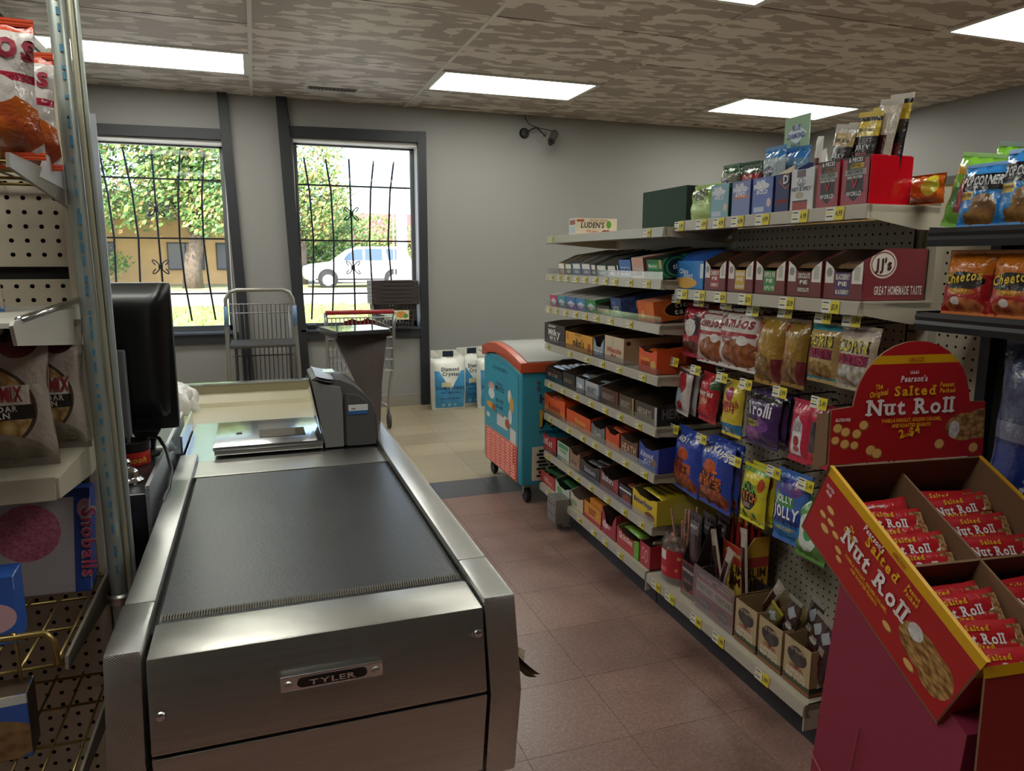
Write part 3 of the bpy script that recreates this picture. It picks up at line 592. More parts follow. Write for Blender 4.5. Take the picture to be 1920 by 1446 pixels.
# ------------------------------------------------------------------ wall camera
t = thing('security_camera', 'black security camera on an arm high on the back wall', 'security camera', (2.33, WY, 2.405)); bk = mat('camera_black', '17171c', .4)
MB().lathe([(0, -.03), (.035, -.028), (.046, -.012), (.047, 0)], 24, ax=1).build('wall_plate', bk, t, smooth=.6)
MB().tube([(.02, -.03, .01), (.06, -.08, .035), (.085, -.10, .035), (.14, -.13, -.025)], .007, 8).lathe([(0, -.012), (.012, -.01), (.012, .01), (0, .012)], 10, (.145, -.13, -.03)).tube([(.15, -.13, -.03), (.158, -.13, -.005)], .005, 6).build('arm', bk, t, smooth=.7)
d0, d1 = Vector((.255, -.10, .0)), Vector((.185, -.19, -.085))
MB().tube([d0, d0+(d1-d0)*.02, d1], [.028, .035, .035], 14).build('housing', mat('camera_grey', '4d4b44', .5), t, smooth=.6)
MB().tube([d1, d1+(d1-d0)*.12], [.03, .022], 14).tube([d1+(d1-d0)*.12, d1+(d1-d0)*.3], [.02, .021], 14).build('lens_barrel', bk, t, smooth=.6)
MB().tube([(.0, -.02, .15), (.0, -.03, .12), (.03, -.04, .075), (.10, -.06, .045), (.19, -.08, .028), (.25, -.10, .012)], .004, 6).build('cord', bk, t, smooth=True)
# ------------------------------------------------------------------ carts and baskets by the window
gal = mat('cart_tube', '9a968c', .4, .6); dkw = mat('cart_wire', '6d6b68', .4, .7)
t = thing('stock_cart', 'worn two tier grey stock cart with a tall bent handle', 'cart', (.02, 5.72, 0))
bent = [(-.245, 0, .10), (-.245, 0, .50), (-.240, 0, .92), (-.238, 0, 1.0), (-.21, 0, 1.05), (-.16, 0, 1.068), (.16, 0, 1.068), (.205, 0, 1.05), (.23, 0, 1.0), (.238, 0, .9), (.255, 0, .5), (.255, 0, .10)]
MB().tube(bent, .014, 8).build('handle_frame', gal, t, smooth=True)
MB().tube([(-.20, .42, .1), (-.20, .42, .93)], .011, 8).build('rear_post', dkw, t, smooth=True); MB().tube([(.215, .42, .1), (.215, .42, .93)], .011, 8).build('rear_post', dkw, t, smooth=True)
for z in (.22, .66): MB().box(-.23, -.0, z-.022, .245, .43, z).build('deck', mat('deck_grey', '45413c', .6, .1), t, bevel=.006)
for z0, z1 in ((.66, .94), (.22, .60)):
    for k in range(13): x = -.19+k*.0338; MB().tube([(x, .42, z0), (x, .42, z1)], .0042, 5).build('wire', dkw, t)
    for z in (z1, z1-.07): MB().tube([(-.235, .42, z), (.235, .42, z)], .0045, 5).build('wire', dkw, t)
for s in (-.24, .25):
    for k in range(6): y = .05+k*.065; MB().tube([(s, y, .66), (s, y, .92)], .0042, 5).build('wire', dkw, t)
    MB().tube([(s, 0, .92), (s, .42, .92)], .004, 6).build('wire', dkw, t)
for x in (-.22, .23):
    for y in (.02, .40): MB().lathe([(0, -.016), (.05, -.016), (.052, 0), (.05, .016), (0, .016)], 16, (x, y, .052), ax=0).build('wheel', mat('wheel_grey', '3a3938', .6), t, smooth=.6)
for x in (-.241, .241): MB().tube([(x, -.002, .80), (x*.995, -.002, .95)], .0155, 8).build('tape', mat('tape_blue', '6f8fb8', .5), t, smooth=True)
t = thing('shopping_cart', 'wire shopping cart with a red handle behind the check stand', 'cart', (.68, 5.2, 0)); chrome = mat('cart_chrome', 'a2a2a2', .3, .8); red = mat('cart_red', 'a02028', .4)
MB().tube([(-.24, 0, .925), (.235, 0, .925)], .016, 10).build('handle', red, t, smooth=True)
W0, W1 = .225, .16
for k in range(17): x = -W0+k*W0/8; MB().tube([(x, .02, .50), (x, .02, .885)], .0036, 5).build('wire', chrome, t)
for z in (.50, .58, .66, .74, .81, .885): MB().tube([(-W0, .02, z), (W0, .02, z), (W1, .75, z+.02 if z < .85 else z-.0), (-W1, .75, z+.02 if z < .85 else z)], .0045, 5, closed=True).build('wire', chrome, t)
for k in range(13):
    y = .08+k*.054; f = (y-.02)/.73; x = W0+(W1-W0)*f
    for s in (-1, 1): MB().tube([(s*x, y, .5+.02*f), (s*x, y, .885)], .0036, 5).build('wire', chrome, t)
for k in range(9): x = -.2+k*.05; MB().tube([(x, .02, .5), (x*W1/W0, .75, .52)], .0036, 5).build('wire', chrome, t)
for s in (-1, 1):
    MB().tube([(s*.24, 0, .925), (s*.235, .02, .80), (s*.225, .06, .48), (s*.225, .16, .40), (s*.23, .30, .18), (s*.23, .32, .13)], .012, 8).build('frame', chrome, t, smooth=True)
    MB().tube([(s*.23, .30, .18), (s*.17, .75, .16)], .011, 8).build('frame', chrome, t, smooth=True)
    for y, x in ((.32, .235), (.75, .17)):
        MB().lathe([(0, -.012), (.055, -.012), (.062, -.006), (.062, .006), (.055, .012), (0, .012)], 18, (s*x, y, .062), ax=0).build('wheel', mat('wheel_grey'), t, smooth=.6)
MB().grid(lambda u, v: (-.10+.215*u, .10, .80+.075*v*(1-.25*abs(math.sin(u*2*PI+PI/2)) if v > .5 else 1)), 16, 4).grid(lambda u, v: (-.10+.215*u, .11, .80+.075*v*(1-.25*abs(math.sin(u*2*PI+PI/2)) if v > .5 else 1)), 16, 4, flip=True).build('seat_flap', red, t)
brown = mat('basket_brown', '3a302e', .5)
def basket():
    mb = MB(); a, b, h = .185, .125, .225; c, d = .155, .10
    for s in (-1, 1):
        for k in range(11):
            f = (k+.5)/11; x0 = -c+2*c*f; x1 = -a+2*a*f; mb.prism([(x0-.006, .0), (x0+.006, 0), (x1+.006, h), (x1-.006, h)], 1, 0, .004)
            for i in range(len(mb.v)-8, len(mb.v)): v = mb.v[i]; mb.v[i] = (v[0], s*(d+(b-d)*v[2]/h)+v[1]*s, v[2])
        for k in range(7):
            f = (k+.5)/7; y0 = -d+2*d*f; y1 = -b+2*b*f; mb.prism([(y0-.006, .0), (y0+.006, 0), (y1+.006, h), (y1-.006, h)], 0, 0, .004)
            for i in range(len(mb.v)-8, len(mb.v)): v = mb.v[i]; mb.v[i] = (s*(c+(a-c)*v[2]/h)+v[0]*s, v[1], v[2])
    for z, e in ((.0, 0), (.07, 0), (.15, 0)):
        x = c+(a-c)*z/h; y = d+(b-d)*z/h; mb.box(-x, -y-.005, z, x, -y, z+.012).box(-x, y, z, x, y+.005, z+.012).box(-x-.005, -y, z, -x, y, z+.012).box(x, -y, z, x+.005, y, z+.012)
    mb.box(-c, -d, 0, c, d, .005)
    return mb.mesh('basket_body', brown)
def rim():
    a, b = .20, .14; return MB().box(-a, -b, .205, a, -b+.012, .238).box(-a, b-.012, .205, a, b, .238).box(-a, -b, .205, -a+.012, b, .238).box(a-.012, -b, .205, a, b, .238).mesh('basket_rim', brown, bevel=.004)
bme, rme = basket(), rim(); NB = ['bottom', 'second', 'third', 'fourth', 'fifth', 'topmost']
for k in range(6):
    t = thing('shopping_basket', 'brown plastic shopping basket, %s in the stack on the window sill' % (NB[k] if k in (0, 5) else NB[k]+' from below'), 'basket', (1.115, 6.375, .706+k*.0335), group='baskets stacked on the window sill')
    link('basket_body', bme, t); link('rim', rme, t)
    MB().tube([(-.196, -.132, .232), (-.12, -.143, .245-.01), (.12, -.143, .235), (.196, -.132, .232)], .004, 6).build('handle', brown, t, smooth=True)
    if k == 0:
        MB().box(-.10, -.131, .075, .115, -.128, .155).build('sign_card', pmat('fruit_card', 'd6cfae', [('r', .04, .1, .5, .9, 'cfd8a8'), ('e', .68, .55, .2, .35, 'c04030', 'd8b040', 7), ('e', .86, .4, .1, .25, '5d8a3a')], .5), t)
# ------------------------------------------------------------------ salt bags by the wall
def saltbag(label, x, y, rz, sd):
    t = thing('salt_bag', label, 'bag', (x, y, 0), rz, 'bags of water softener salt'); w_, h_, d_ = .30, .52, .10; rr = random.Random(sd); ph = rr.uniform(0, 6)
    def th(u, v): return d_*(max(0, 1-abs(2*u-1)**3)**.5)*(max(0.0, math.sin(min(1, v*1.06+.10)*PI))**.45)*(1 if v < .85 else max(.05, (1-v)/.15))+.003*math.sin(u*14+v*17+ph)+.006*math.sin(v*24+u*6+ph)*abs(2*u-1)
    def fr(u, v): return ((u-.5)*w_*(1+.05*math.sin(v*PI)), -th(u, v), v*h_)
    def bk_(u, v): q = fr(u, v); return (q[0], th(u, v)*.6, q[2])
    pm = pmat('salt_print', 'd4d4cc', [('r', .08, .04, .92, .66, '3f8fc0'), ('d', .5, .70, .34, .36, 'dcdcd4'), ('r', .34, .88, .66, .98, '22283c'), ('r', .25, .40, .5, .48, 'd0c8a0'), ('e', .3, .09, .045, .03, '7fb8dc'), ('e', .47, .09, .045, .03, '7fb8dc'), ('e', .64, .09, .045, .03, '7fb8dc')], .35, .15, .25)
    MB().grid(fr, 16, 22).grid(bk_, 16, 22, flip=True).build('sack', pm, t, smooth=True)
    F = lambda dz: (lambda x_, y_: (lambda q: (q[0], q[1]-.003, q[2]))(fr(x_/w_+.5, (dz+y_)/h_)))
    for s, z, cap, wd, c in (('SOLAR NATURALS', .185, .026, .24, '1a2450'), ('SALT CRYSTALS', .150, .017, .17, '1a2450'), ('FOR WATER SOFTENERS', .10, .011, .17, '1a2450'), ('Diamond', .345, .03, .15, '1c2030'), ('Crystal', .305, .03, .14, '1c2030')):
        lettering(t, s, F(z), cap, ink(c), width=wd, shear=.15 if s[0] in 'DC' and cap > .026 else 0)
    lettering(t, '10', F(.24), .03, ink('e8e8e0')) if False else None
saltbag('blue and white salt bag standing alone next to the window trim', 1.54, 6.13, 0, 1)
saltbag('blue salt bag partly hidden behind the first salt bag', 1.80, 6.29, .25, 2)
saltbag('blue and white salt bag half hidden by the ice cream freezer', 1.94, 6.07, -.05, 3)
saltbag('salt bag farthest behind the ice cream freezer lid', 2.24, 6.2, .1, 4)
# ------------------------------------------------------------------ ice cream freezer
t = thing('ice_cream_freezer', 'turquoise ice cream freezer with an orange lid rim on castors', 'freezer', (1.27, 3.50, 0)); teal = mat('freezer_teal', '2d8aa0', .3, coat=.2); org = mat('freezer_orange', 'bd4f30', .35); sal = mat('grille_salmon', 'd8705c', .45)
LW, DW = 1.22, .68
prof = [(0, .10), (0, .715), (.10, .73), (.25, .755), (.42, .768), (.56, .758), (DW, .73), (DW, .10)]
MB().prism(prof, 0, 0, LW).build('cabinet', teal, t, bevel=.025, smooth=.5)
top = [(-.006, .712), (-.006, .765), (.10, .79), (.25, .815), (.42, .828), (.56, .818), (DW+.006, .785), (DW+.006, .728), (.56, .758), (.42, .770), (.25, .757), (.10, .732)]
MB().prism(top, 0, -.008, LW+.008).build('lid_rim', org, t, bevel=.006, smooth=.5)
MB().prism([(.0, .772), (.10, .797), (.25, .822), (.42, .835), (.56, .825), (DW, .792), (DW, .782), (.42, .820), (.0, .765)], 0, .03, LW-.03).build('glass_lid', mat('lid_glass', 'b4b4b0', .12), t, smooth=.5)
leftf = lambda y, z: plane((-.0005, y, z), (0, -1, 0), (0, 0, 1), .0015)
# printed picture panel on the left end
shp = [('e', .80, .60, .10, .055, 'c23a3a', 'e0d0c8', 8), ('e', .80, .50, .10, .07, 'e0e4e4'), ('e', .84, .34, .12, .045, 'd0a040'), ('e', .72, .33, .06, .05, 'a05a38'), ('e', .24, .62, .05, .09, 'e4e0d4'), ('e', .18, .52, .055, .11, 'd8a048'), ('e', .22, .34, .05, .10, 'd4d8d8'), ('r', .30, .13, .62, .30, 'd4d2cc'), ('e', .30, .22, .07, .06, 'a8502c'), ('r', .06, .02, .22, .20, 'd4d2cc'), ('r', .86, .16, .96, .22, 'd8d8d4')]
MB().quad((-.0015, .05, .30), (-.0015, .63, .30), (-.0015, .63, .74), (-.0015, .05, .70)).build('end_picture', pmat('freezer_print', '2f9ab4', shp, .35), t)
for s, y, z, cap, wd, c in (('A FLAVOR FIESTA', .36, .675, .018, .26, '1c3a5a'), ('Helados', .36, .592, .016, .12, '24506c'), ('MEXICO', .36, .556, .028, .16, '2a2430'), ('REAL FRUIT', .36, .49, .02, .14, '1f3d66'), ('REAL MILK', .36, .455, .02, .13, '1f3d66'), ('REGULAR CREAM', .36, .42, .016, .15, '1f3d66')):
    lettering(t, s, leftf(y, z), cap, ink(c), width=wd)
g = MB().box(-.006, .04, .115, .0, .60, .315).build('end_grille', sal, t, bevel=.003); g.location = (0, .02, -.005)
lm = MB().prism([(-.012, .0), (-.004, -.012), (-.004, .010)], 1, 0, .075).mesh('louver', mat('louver_salmon', 'e07f68', .45))
for r in range(11):
    for c_ in range(6): link('louver', lm, t, (-.001, .075+c_*.086, .125+r*.0165))
MB().box(-.012, .09, .20, -.006, .105, .30).build('grille_latch', mat('latch_red', 'c24a38', .5), t)
MB().box(.06, -.006, .13, .50, 0, .315).build('front_vent', mat('vent_cream', 'c8c4b0', .5), t, bevel=.01)
sm_ = MB().box(0, -.009, 0, .052, -.004, .012).mesh('slot', mat('gap_black'))
for r in range(8):
    for c_ in range(6): link('slot', sm_, t, (.085+c_*.066+(r % 2)*.012, 0, .15+r*.0195))
for s, z, cap, x, m_, w_ in (('HELADOS', .55, .044, .31, ink('1d3347'), .42), ('MEXICO', .425, .085, .33, ink('c8a448'), .46), ('PREMIUM ICE CREAM BARS', .385, .016, .30, ink('1d3347'), .40)):
    if s == 'MEXICO': lettering(t, s, front(x+.006, z-.006, -.0005), cap*1.06, ink('241c18'), width=w_*1.02)
    lettering(t, s, front(x, z, -.002), cap, m_, width=w_)
for z in (.66, .63): MB().lathe([(0, -.008), (.008, -.006), (.009, 0)], 10, (.09, 0, z), ax=1).build('screw', steel2, t)
for x, y in ((.05, .05), (LW-.05, .05), (.05, DW-.06), (LW-.05, DW-.06)):
    c_ = MB().box(x-.02, y-.02, .085, x+.02, y+.02, .105).tube([(x-.018, y, .05), (x-.018, y+.0, .09)], .006, 6).tube([(x+.018, y, .05), (x+.018, y, .09)], .006, 6).build('castor', steel, t)
    MB().lathe([(0, -.013), (.038, -.013), (.042, 0), (.038, .013), (0, .013)], 18, (x, y, .042), ax=0).build('wheel', mat('tyre_black', '161616', .5), c_, smooth=.6)
# ------------------------------------------------------------------ the candy gondola on the right. u runs along it away from us, v into it, from the near front corner of its base
GA = .025; GC, GS = math.cos(GA), math.sin(GA)
def G(u, v, z): return (1.31+v*GC+u*GS, 1.395+u*GC-v*GS, z)
GR = -PI/2-GA
cream = mat('shelf_cream', 'b3aa98', .42, bump=.03, bscale=30); creamd = mat('shelf_shade', 'a49b88', .5)
rail_m = mat('price_rail', 'aaa396', .3); fence = clear('fence_plastic', 'f4f4f6', .9, .1); kick = mat('kick_plate', '23242b', .5, var=.6, vscale=9, var2='33343a')
tagw, tagy, tagk = mat('tag_white', 'd6d4c8', .4), mat('tag_yellow', 'd4c22c', .4), mat('tag_ink', '2a2a2a', .5)
def tagmesh(w_, h_, price, nm):
    """price label facing -y: white left half with small lines, yellow right half with the price"""
    mb = MB().box(-w_/2, -.0012, -h_/2, 0, 0, h_/2, 0).box(0, -.0012, -h_/2, w_/2, 0, h_/2, 1)
    for k in range(3): mb.box(-w_*.45, -.0015, h_*(.28-.26*k), -w_*(.10+.08*(k % 2)), -.0011, h_*(.38-.26*k), 2 if k != 1 else 1)
    vs, ps, W = words(price, h_*.42, 1, width=w_*.36)
    b = len(mb.v); mb.v += [(x+w_*.25, -.0018, y-h_*.2) for x, y in vs]
    for q in ps: mb.f.append(tuple(b+i for i in q)); mb.m.append(2); mb.u.append([(0, 0)]*len(q))
    return mb.mesh(nm, [tagw, tagy, tagk])
PRICES = ['179', '199', '2.29', '149', '169', '1.99']
tags_s = [tagmesh(.052, .026, p, 'price_tag') for p in PRICES]; tags_b = [tagmesh(.062, .032, p, 'price_tag') for p in ('4.99', '1.99', '2.49', '$5.19', '3.99')]
def gondola(label, u0, u1, back, tops, near):
    t = thing('gondola_shelving', label, 'shelving', G(0, 0, 0), -GA)
    MB().box(.045, u0, 0, .09, u1, .098).build('kick_plate', kick, t, bevel=.003)
    for u in (u0+.019, u1-.019): MB().box(back, u-.016, 0, back+.03, u+.016, 1.47 if near else 1.43).build('upright', cream, t)
    for k, (v0, vb, z, fen, tags, th) in enumerate(tops):
        mb = MB().box(v0, u0+.003, z-.018, vb, u1-.003, z); base_ = z < .2
        mb.prism([(v0-.004, z-.034), (v0+.012, z-.036), (v0+.012, z), (v0, z+.001)], 1, u0+.003, u1-.003)
        if not base_:
            for u in (u0+.003, u1-.008): mb.prism([(v0+.004, z-.032), (v0+.004, z-.004), (vb, z-.004), (vb, z-.058), (vb-.06, z-.058)], 1, u, u+.005)
        else: mb.box(v0, u0+.003, z-.075, vb, u0+.008, z).box(v0+.002, u0+.003, z-.04, v0+.02, u1-.003, z-.03)
        s = mb.build('shelf', cream, t)
        MB().prism([(v0-.006, z-.033), (v0-.0045, z-.033), (v0-.002, z-.002), (v0-.0035, z-.002)], 1, u0+.004, u1-.004).build('price_channel', rail_m, s)
        if fen: MB().box(v0+.002, u0+.006, z, v0+.0035, u1-.006, z+.028).build('shelf_fence', fence, s)
        for q, u in enumerate(tags):
            o = link('price_tag', (tags_b if th else tags_s)[(q*5+k*3) % (5 if th else 6)], s, (v0-.0062, u, z-.0175), (math.radians(-4), 0, -PI/2))
    return t
SZ = [1.405, 1.222, 1.062, .874, .684, .508, .305, .132]
U0, U1 = .885, 2.065
def T(*a): return a
ft = gondola('cream gondola section packed with seven shelves of candy, farther from us', U0, U1, .40,
    [(.022, .40, SZ[0], 0, T(1.98, 1.0), 0), (.022, .40, SZ[1], 1, T(1.97, 1.87, 1.77, 1.66, 1.56, 1.45, 1.35, 1.26, 1.13, .99), 0), (.022, .40, SZ[2], 1, T(2.0, 1.9, 1.78, 1.66, 1.55, 1.43, 1.29, 1.12), 0),
     (.022, .40, SZ[3], 1, T(2.02, 1.72, 1.52, 1.36, 1.2, 1.0), 0), (.022, .40, SZ[4], 1, T(1.98, 1.8, 1.64, 1.47, 1.32, 1.18, 1.02), 0), (.022, .40, SZ[5], 1, T(1.97, 1.72, 1.55, 1.42, 1.28, 1.12, .96), 0),
     (.022, .40, SZ[6], 1, T(2.0, 1.7, 1.6, 1.45, 1.28, 1.12, .97), 0), (0, .40, SZ[7], 0, T(1.93, 1.75, 1.52, 1.36, 1.24, 1.1), 0)], False)
for z0, z1 in ((.14, .60), (.605, 1.10), (1.105, 1.44)): MB().box(.401, U0+.03, z0, .408, U1-.03, z1).build('back_panel', mat('panel_pale', 'b8b2a8', .5), ft)
NZ2, NZ1 = 1.192, 1.424
nt_ = gondola('cream gondola section with pegboard of hanging bags, nearer to us', .005, .88, .29,
    [(.07, .29, NZ1, 0, T(.86, .72, .62, .52, .40, .24, .11), 1), (.07, .29, NZ2, 0, T(.82, .71, .59, .46, .27, .10), 1), (0, .29, SZ[7], 0, T(.80, .70, .53, .40, .18), 1)], True)
# pegboard with true holes
pegm = mat('pegboard', 'b0a896', .5)
def peg(x0, x1, z0, z1, P, parent, name='pegboard_panel', m=pegm, pitch=.0254, r=.0036):
    """P(a, z, d) maps board coordinates to the parent's; d is depth behind the face"""
    mb = MB(); nx, nz = round((x1-x0)/pitch), round((z1-z0)/pitch); px, pz = (x1-x0)/nx, (z1-z0)/nz
    for i in range(nx):
        for j in range(nz):
            cx, cz = x0+(i+.5)*px, z0+(j+.5)*pz
            sq = [(-1, -1), (0, -1), (1, -1), (1, 0), (1, 1), (0, 1), (-1, 1), (-1, 0)]
            b = len(mb.v)
            for a, c in sq: mb.v.append(P(cx+a*px/2, cz+c*pz/2, 0))
            for a, c in sq: k = r/math.hypot(a, c); mb.v.append(P(cx+a*k, cz+c*k, 0))
            for k in range(8): mb.f.append((b+k, b+(k+1) % 8, b+8+(k+1) % 8, b+8+k)); mb.m.append(0); mb.u.append([(0, 0)]*4)
    mb.quad(P(x0, z0, .006), P(x1, z0, .006), P(x1, z1, .006), P(x0, z1, .006), 1)
    return mb.build(name, [m, mat('hole_dark', '14120f', .9)], parent)
peg(.08, .87, .15, 1.40, lambda a, z, d: (.292+d, a, z), nt_)
hookm = mat('peg_hook', '2c2a28', .4, .6)
def hook(u, z, v, k=0):
    h = MB().tube([(.292, u, z), (.285, u, z+.004), (v, u, z), (v-.004, u, z+.012)], .0024, 5).tube([(.288, u+.012, z-.02), (.288, u-.012, z-.02)], .003, 5).build('peg_hook', hookm, nt_)
    o = link('price_tag', tags_b[k % 5], h, (v-.008, u, z+.012), (math.radians(-8), 0, -PI/2+.0)); return h
for k, (u, z) in enumerate(((.915, 1.150), (.765, 1.147), (.605, 1.148), (.465, 1.136), (.315, 1.142), (.162, 1.139), (.06, 1.139), (.905, .921), (.759, .912), (.601, .910), (.472, .909), (.31, .912), (.148, .911), (.885, .675), (.702, .681), (.503, .655), (.313, .672), (.175, .674))):
    hook(u, z-.008, .105 if z > 1 else .10, k)
# ------------------------------------------------------------------ product builders
def carton(name, label, cat, u0, u1, z, h, hf=None, d=.22, v=.034, cf='804020', cs=None, ci='5b4636', txt=(), side=(), dip=None, shp=(), sshp=(), group=None, closed=False, rz=0, rough=.4, key=None, tilt=0):
    """paper display tray (or closed box) standing on a shelf with its front to the aisle"""
    w_ = abs(u1-u0)-.005; hf = h if hf is None else hf; t = thing(name, label, cat, G((u0+u1)/2, v, z+.0008), (tilt, 0, GR+rz), group); k = label
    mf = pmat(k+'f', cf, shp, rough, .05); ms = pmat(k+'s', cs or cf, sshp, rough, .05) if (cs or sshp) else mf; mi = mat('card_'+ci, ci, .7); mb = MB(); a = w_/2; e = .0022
    if closed:
        mb.box(-a, 0, 0, a, d, h, 0, side=1, top=2 if ci != '5b4636' else 1)
    else:
        fp = [(-a, 0), (a, 0), (a, hf), (-a, hf)] if dip is None else [(-a, 0), (a, 0), (a, hf), (a*.62, hf*(.5+dip/2)+0), (a*.4, hf*dip), (-a*.4, hf*dip), (-a*.62, hf*(.5+dip/2)), (-a, hf)]
        mb.prism(fp, 1, 0, e, 0); mb.poly([(x, e+.0004, q) for x, q in fp[::-1]], 2)
        sp = [(0, 0), (d, 0), (d, h), (d*.35, h), (0, hf)] if hf < h else [(0, 0), (d, 0), (d, h), (0, h)]
        for s in (-1, 1):
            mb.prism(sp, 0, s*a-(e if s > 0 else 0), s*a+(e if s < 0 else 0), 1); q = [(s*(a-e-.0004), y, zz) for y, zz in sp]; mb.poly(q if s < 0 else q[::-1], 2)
        mb.box(-a, d-e, 0, a, d, h, 2).box(-a, 0, 0, a, d, e, 2)
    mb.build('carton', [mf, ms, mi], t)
    for s, x, q, cap, c, *o in txt: lettering(t, s, front(x*w_, q*hf), cap, ink(c), **(o[0] if o else {}))
    for s, y, q, cap, c, *o in side: lettering(t, s, rightside(y*d, q*h, a), cap, ink(c), **(o[0] if o else {}))
    t['dims'] = (w_, d, h); return t
barmeshes = {}
def barmesh(key, l, w_, th, m, seal=None):
    if key in barmeshes: return barmeshes[key]
    rr = random.Random(len(barmeshes)); ph = rr.uniform(0, 6)
    def fn(s):
        def f(u, v):
            e = min(1, min(u, 1-u)*9); return ((u-.5)*l, (v-.5)*w_*(1-.10*(1-abs(2*u-1)) if e < 1 else .92), s*th*.5*(max(0, 1-abs(2*v-1)**2.4)**.6)*e**.6+.0007*math.sin(u*31+v*9+ph))
        return f
    mb = MB().grid(fn(1), 14, 6, mi=lambda u, v: 1 if (u < .06 or u > .93) else 0).grid(fn(-1), 14, 6, flip=True)
    barmeshes[key] = mb.mesh('wrapper', [m, seal or m], smooth=True); return barmeshes[key]
def bar(name, label, cat, key, l, w_, th, m, loc, rot, group=None, txt=None, seal=None):
    t = thing(name, label, cat, loc, rot if isinstance(rot, tuple) else rot, group)
    link('wrapper', barmesh(key, l, w_, th, m, seal), t)
    for s, x, y, cap, c, *o in (txt or ()): lettering(t, s, plane((x, y, th*.5), (1, 0, 0), (0, 1, 0), .0012), cap, ink(c), **(o[0] if o else {}))
    return t
bagn = [0]
def bag(name, label, cat, w_, h_, t_, loc, rz, base, shp=(), txt=(), seal=None, tilt=0, hang=False, group=None, lean=0, rough=.16, crinkle=.6, pinch=.0, back=True):
    """pillow bag; its print lies in the UV square of the front, its lettering follows the bulge. hang: origin at the top"""
    bagn[0] += 1; rr = random.Random(bagn[0]); p1, p2 = rr.uniform(0, 6), rr.uniform(0, 6)
    t = thing(name, label, cat, loc, (lean, tilt, rz), group); zo = -h_ if hang else 0; sl = .06
    def th(u, v):
        e = max(0.0, min(1, (v-sl)/.22, (1-sl-v)/.22)); e = math.sin(e*PI/2)
        return t_*.5*(max(0, 1-abs(2*u-1)**2.6)**.55)*e**.8+(.0022*math.sin(u*21+p1+v*6)+.0016*math.sin(u*37+p2-v*11))*(1-e*.6)*(t_/.05)*(0 if v < sl*.5 or v > 1-sl*.5 else 1)+.0012*math.sin(v*19+u*7+p1)*e*(t_/.05)
    def fr(u, v): return ((u-.5)*w_*(1-(.07+pinch)*math.sin(min(1, max(0, v))*PI)**2), -th(u, v), zo+v*h_)
    def bk_(u, v): q = fr(u, v); return (q[0], th(u, v)*.8, q[2])
    m = pmat(label+'p', base, shp, rough, .45, crinkle, cscale=42)
    MB().grid(fr, 16, 20).grid(bk_, 10, 12, flip=True).build('pouch', m, t, smooth=True)
    sm = mat('seal_'+(seal or base), seal or base, .3, coat=.3)
    for k in (0, 1):
        z0 = zo+(h_*(1-sl*.9) if k else 0); hh = h_*sl*.9; mb = MB()
        for q in range(5): mb.box(-w_/2, -.0016-.0006*(q % 2), z0+hh*q/5, w_/2, .0014, z0+hh*(q+1)/5)
        mb.build('seal', sm, t)
    for s, u, v, cap, c, *o in txt:
        def f(x, y, u=u, v=v):
            uu, vv = u+x/w_, v+y/h_; q = fr(min(1, max(0, uu)), min(1, max(0, vv))); return (q[0], q[1]-.0016, q[2])
        lettering(t, s, f, cap, ink(c), **(o[0] if o else {}))
    return t
# ------------------------------------------------------------------ what stands on the shelves
W_ = 'e4e0d6'; K_ = '1a1716'
def wd(x, **k): k['width'] = x; return k
gg = 'gum and mint boxes on the second candy shelf'
z = SZ[0]
carton('lozenge_box', 'cream throat drop box with a green leaf, alone on the top shelf', 'box', 1.80, 1.715, z, .073, d=.205, cf='d8d4cc', cs='d6cbb4', ci='cfc6b2', closed=True, shp=[('r', .1, .1, .9, .5, 'b4c4cc'), ('r', .1, .6, .9, .9, '9a4a38')],
       sshp=[('r', .02, .78, .20, .93, 'b0522c'), ('e', .80, .62, .06, .24, '5d9a34'), ('e', .70, .16, .07, .12, '7a1c1c'), ('e', .78, .18, .06, .11, '9a2420')],
       side=[("LUDEN'S", .40, .42, .024, '2c2a26', wd(.115, shear=.15)), ('Wild Cherry', .40, .14, .010, 'b04830', wd(.06)), ('DELICIOUSLY SOOTHING', .55, .82, .008, 'b06a58', wd(.09))])
carton('green_carton', 'large plain dark green carton at the back of the top candy shelf', 'box', 1.30, .96, z, .152, d=.20, v=.15, cf='0a2e1c', cs='081810', ci='0a2e1c', closed=True, rough=.85)
z = SZ[1]
S2 = [(1.916, 1.835, .085, 'd8b088', 'orange and white'), (1.83, 1.745, .082, '4f9060', 'green and white'), (1.74, 1.637, .085, '5f8cc0', 'sky blue and white'), (1.633, 1.53, .085, '7f7ea8', 'lilac and white'), (1.527, 1.475, .08, '2f4a38', 'dark green'), (1.471, 1.368, .075, '6f9088', 'grey green'),
      (1.364, 1.278, .075, '3c5470', 'navy and grey'), (1.274, 1.255, .08, '2a6a88', 'thin teal')]
for i, (a, b, h, c, nm) in enumerate(S2):
    carton('gum_box', nm+' gum box on the second candy shelf, %s in its row' % ('first', 'second', 'third', 'fourth', 'fifth', 'sixth', 'seventh', 'eighth')[i], 'gum box', a, b, z, h*.92, hf=h*.62, d=.27, tilt=.15, cf=c, cs='c9c6c0' if i in (2, 3) else c, ci='9a948c', group=gg, shp=[('r', .1, .55, .9, .95, 'e6e2da'), ('e', .5, .3, .3, .15, 'd8dce0')])
carton('gum_box', 'blue mint gum box with a frosty label on the second candy shelf', 'gum box', 1.25, 1.143, z, .082, hf=.07, d=.27, tilt=.15, cf='3f6fb8', cs='1f4f66', ci='22333c', group=gg, shp=[('r', .08, .12, .92, .6, '9cb8d8')], txt=[('ECLIPSE', 0, .28, .017, '2a4a98', wd(.08))], side=[('e c l i p s e', .6, .4, .03, '101c24', wd(.16))])
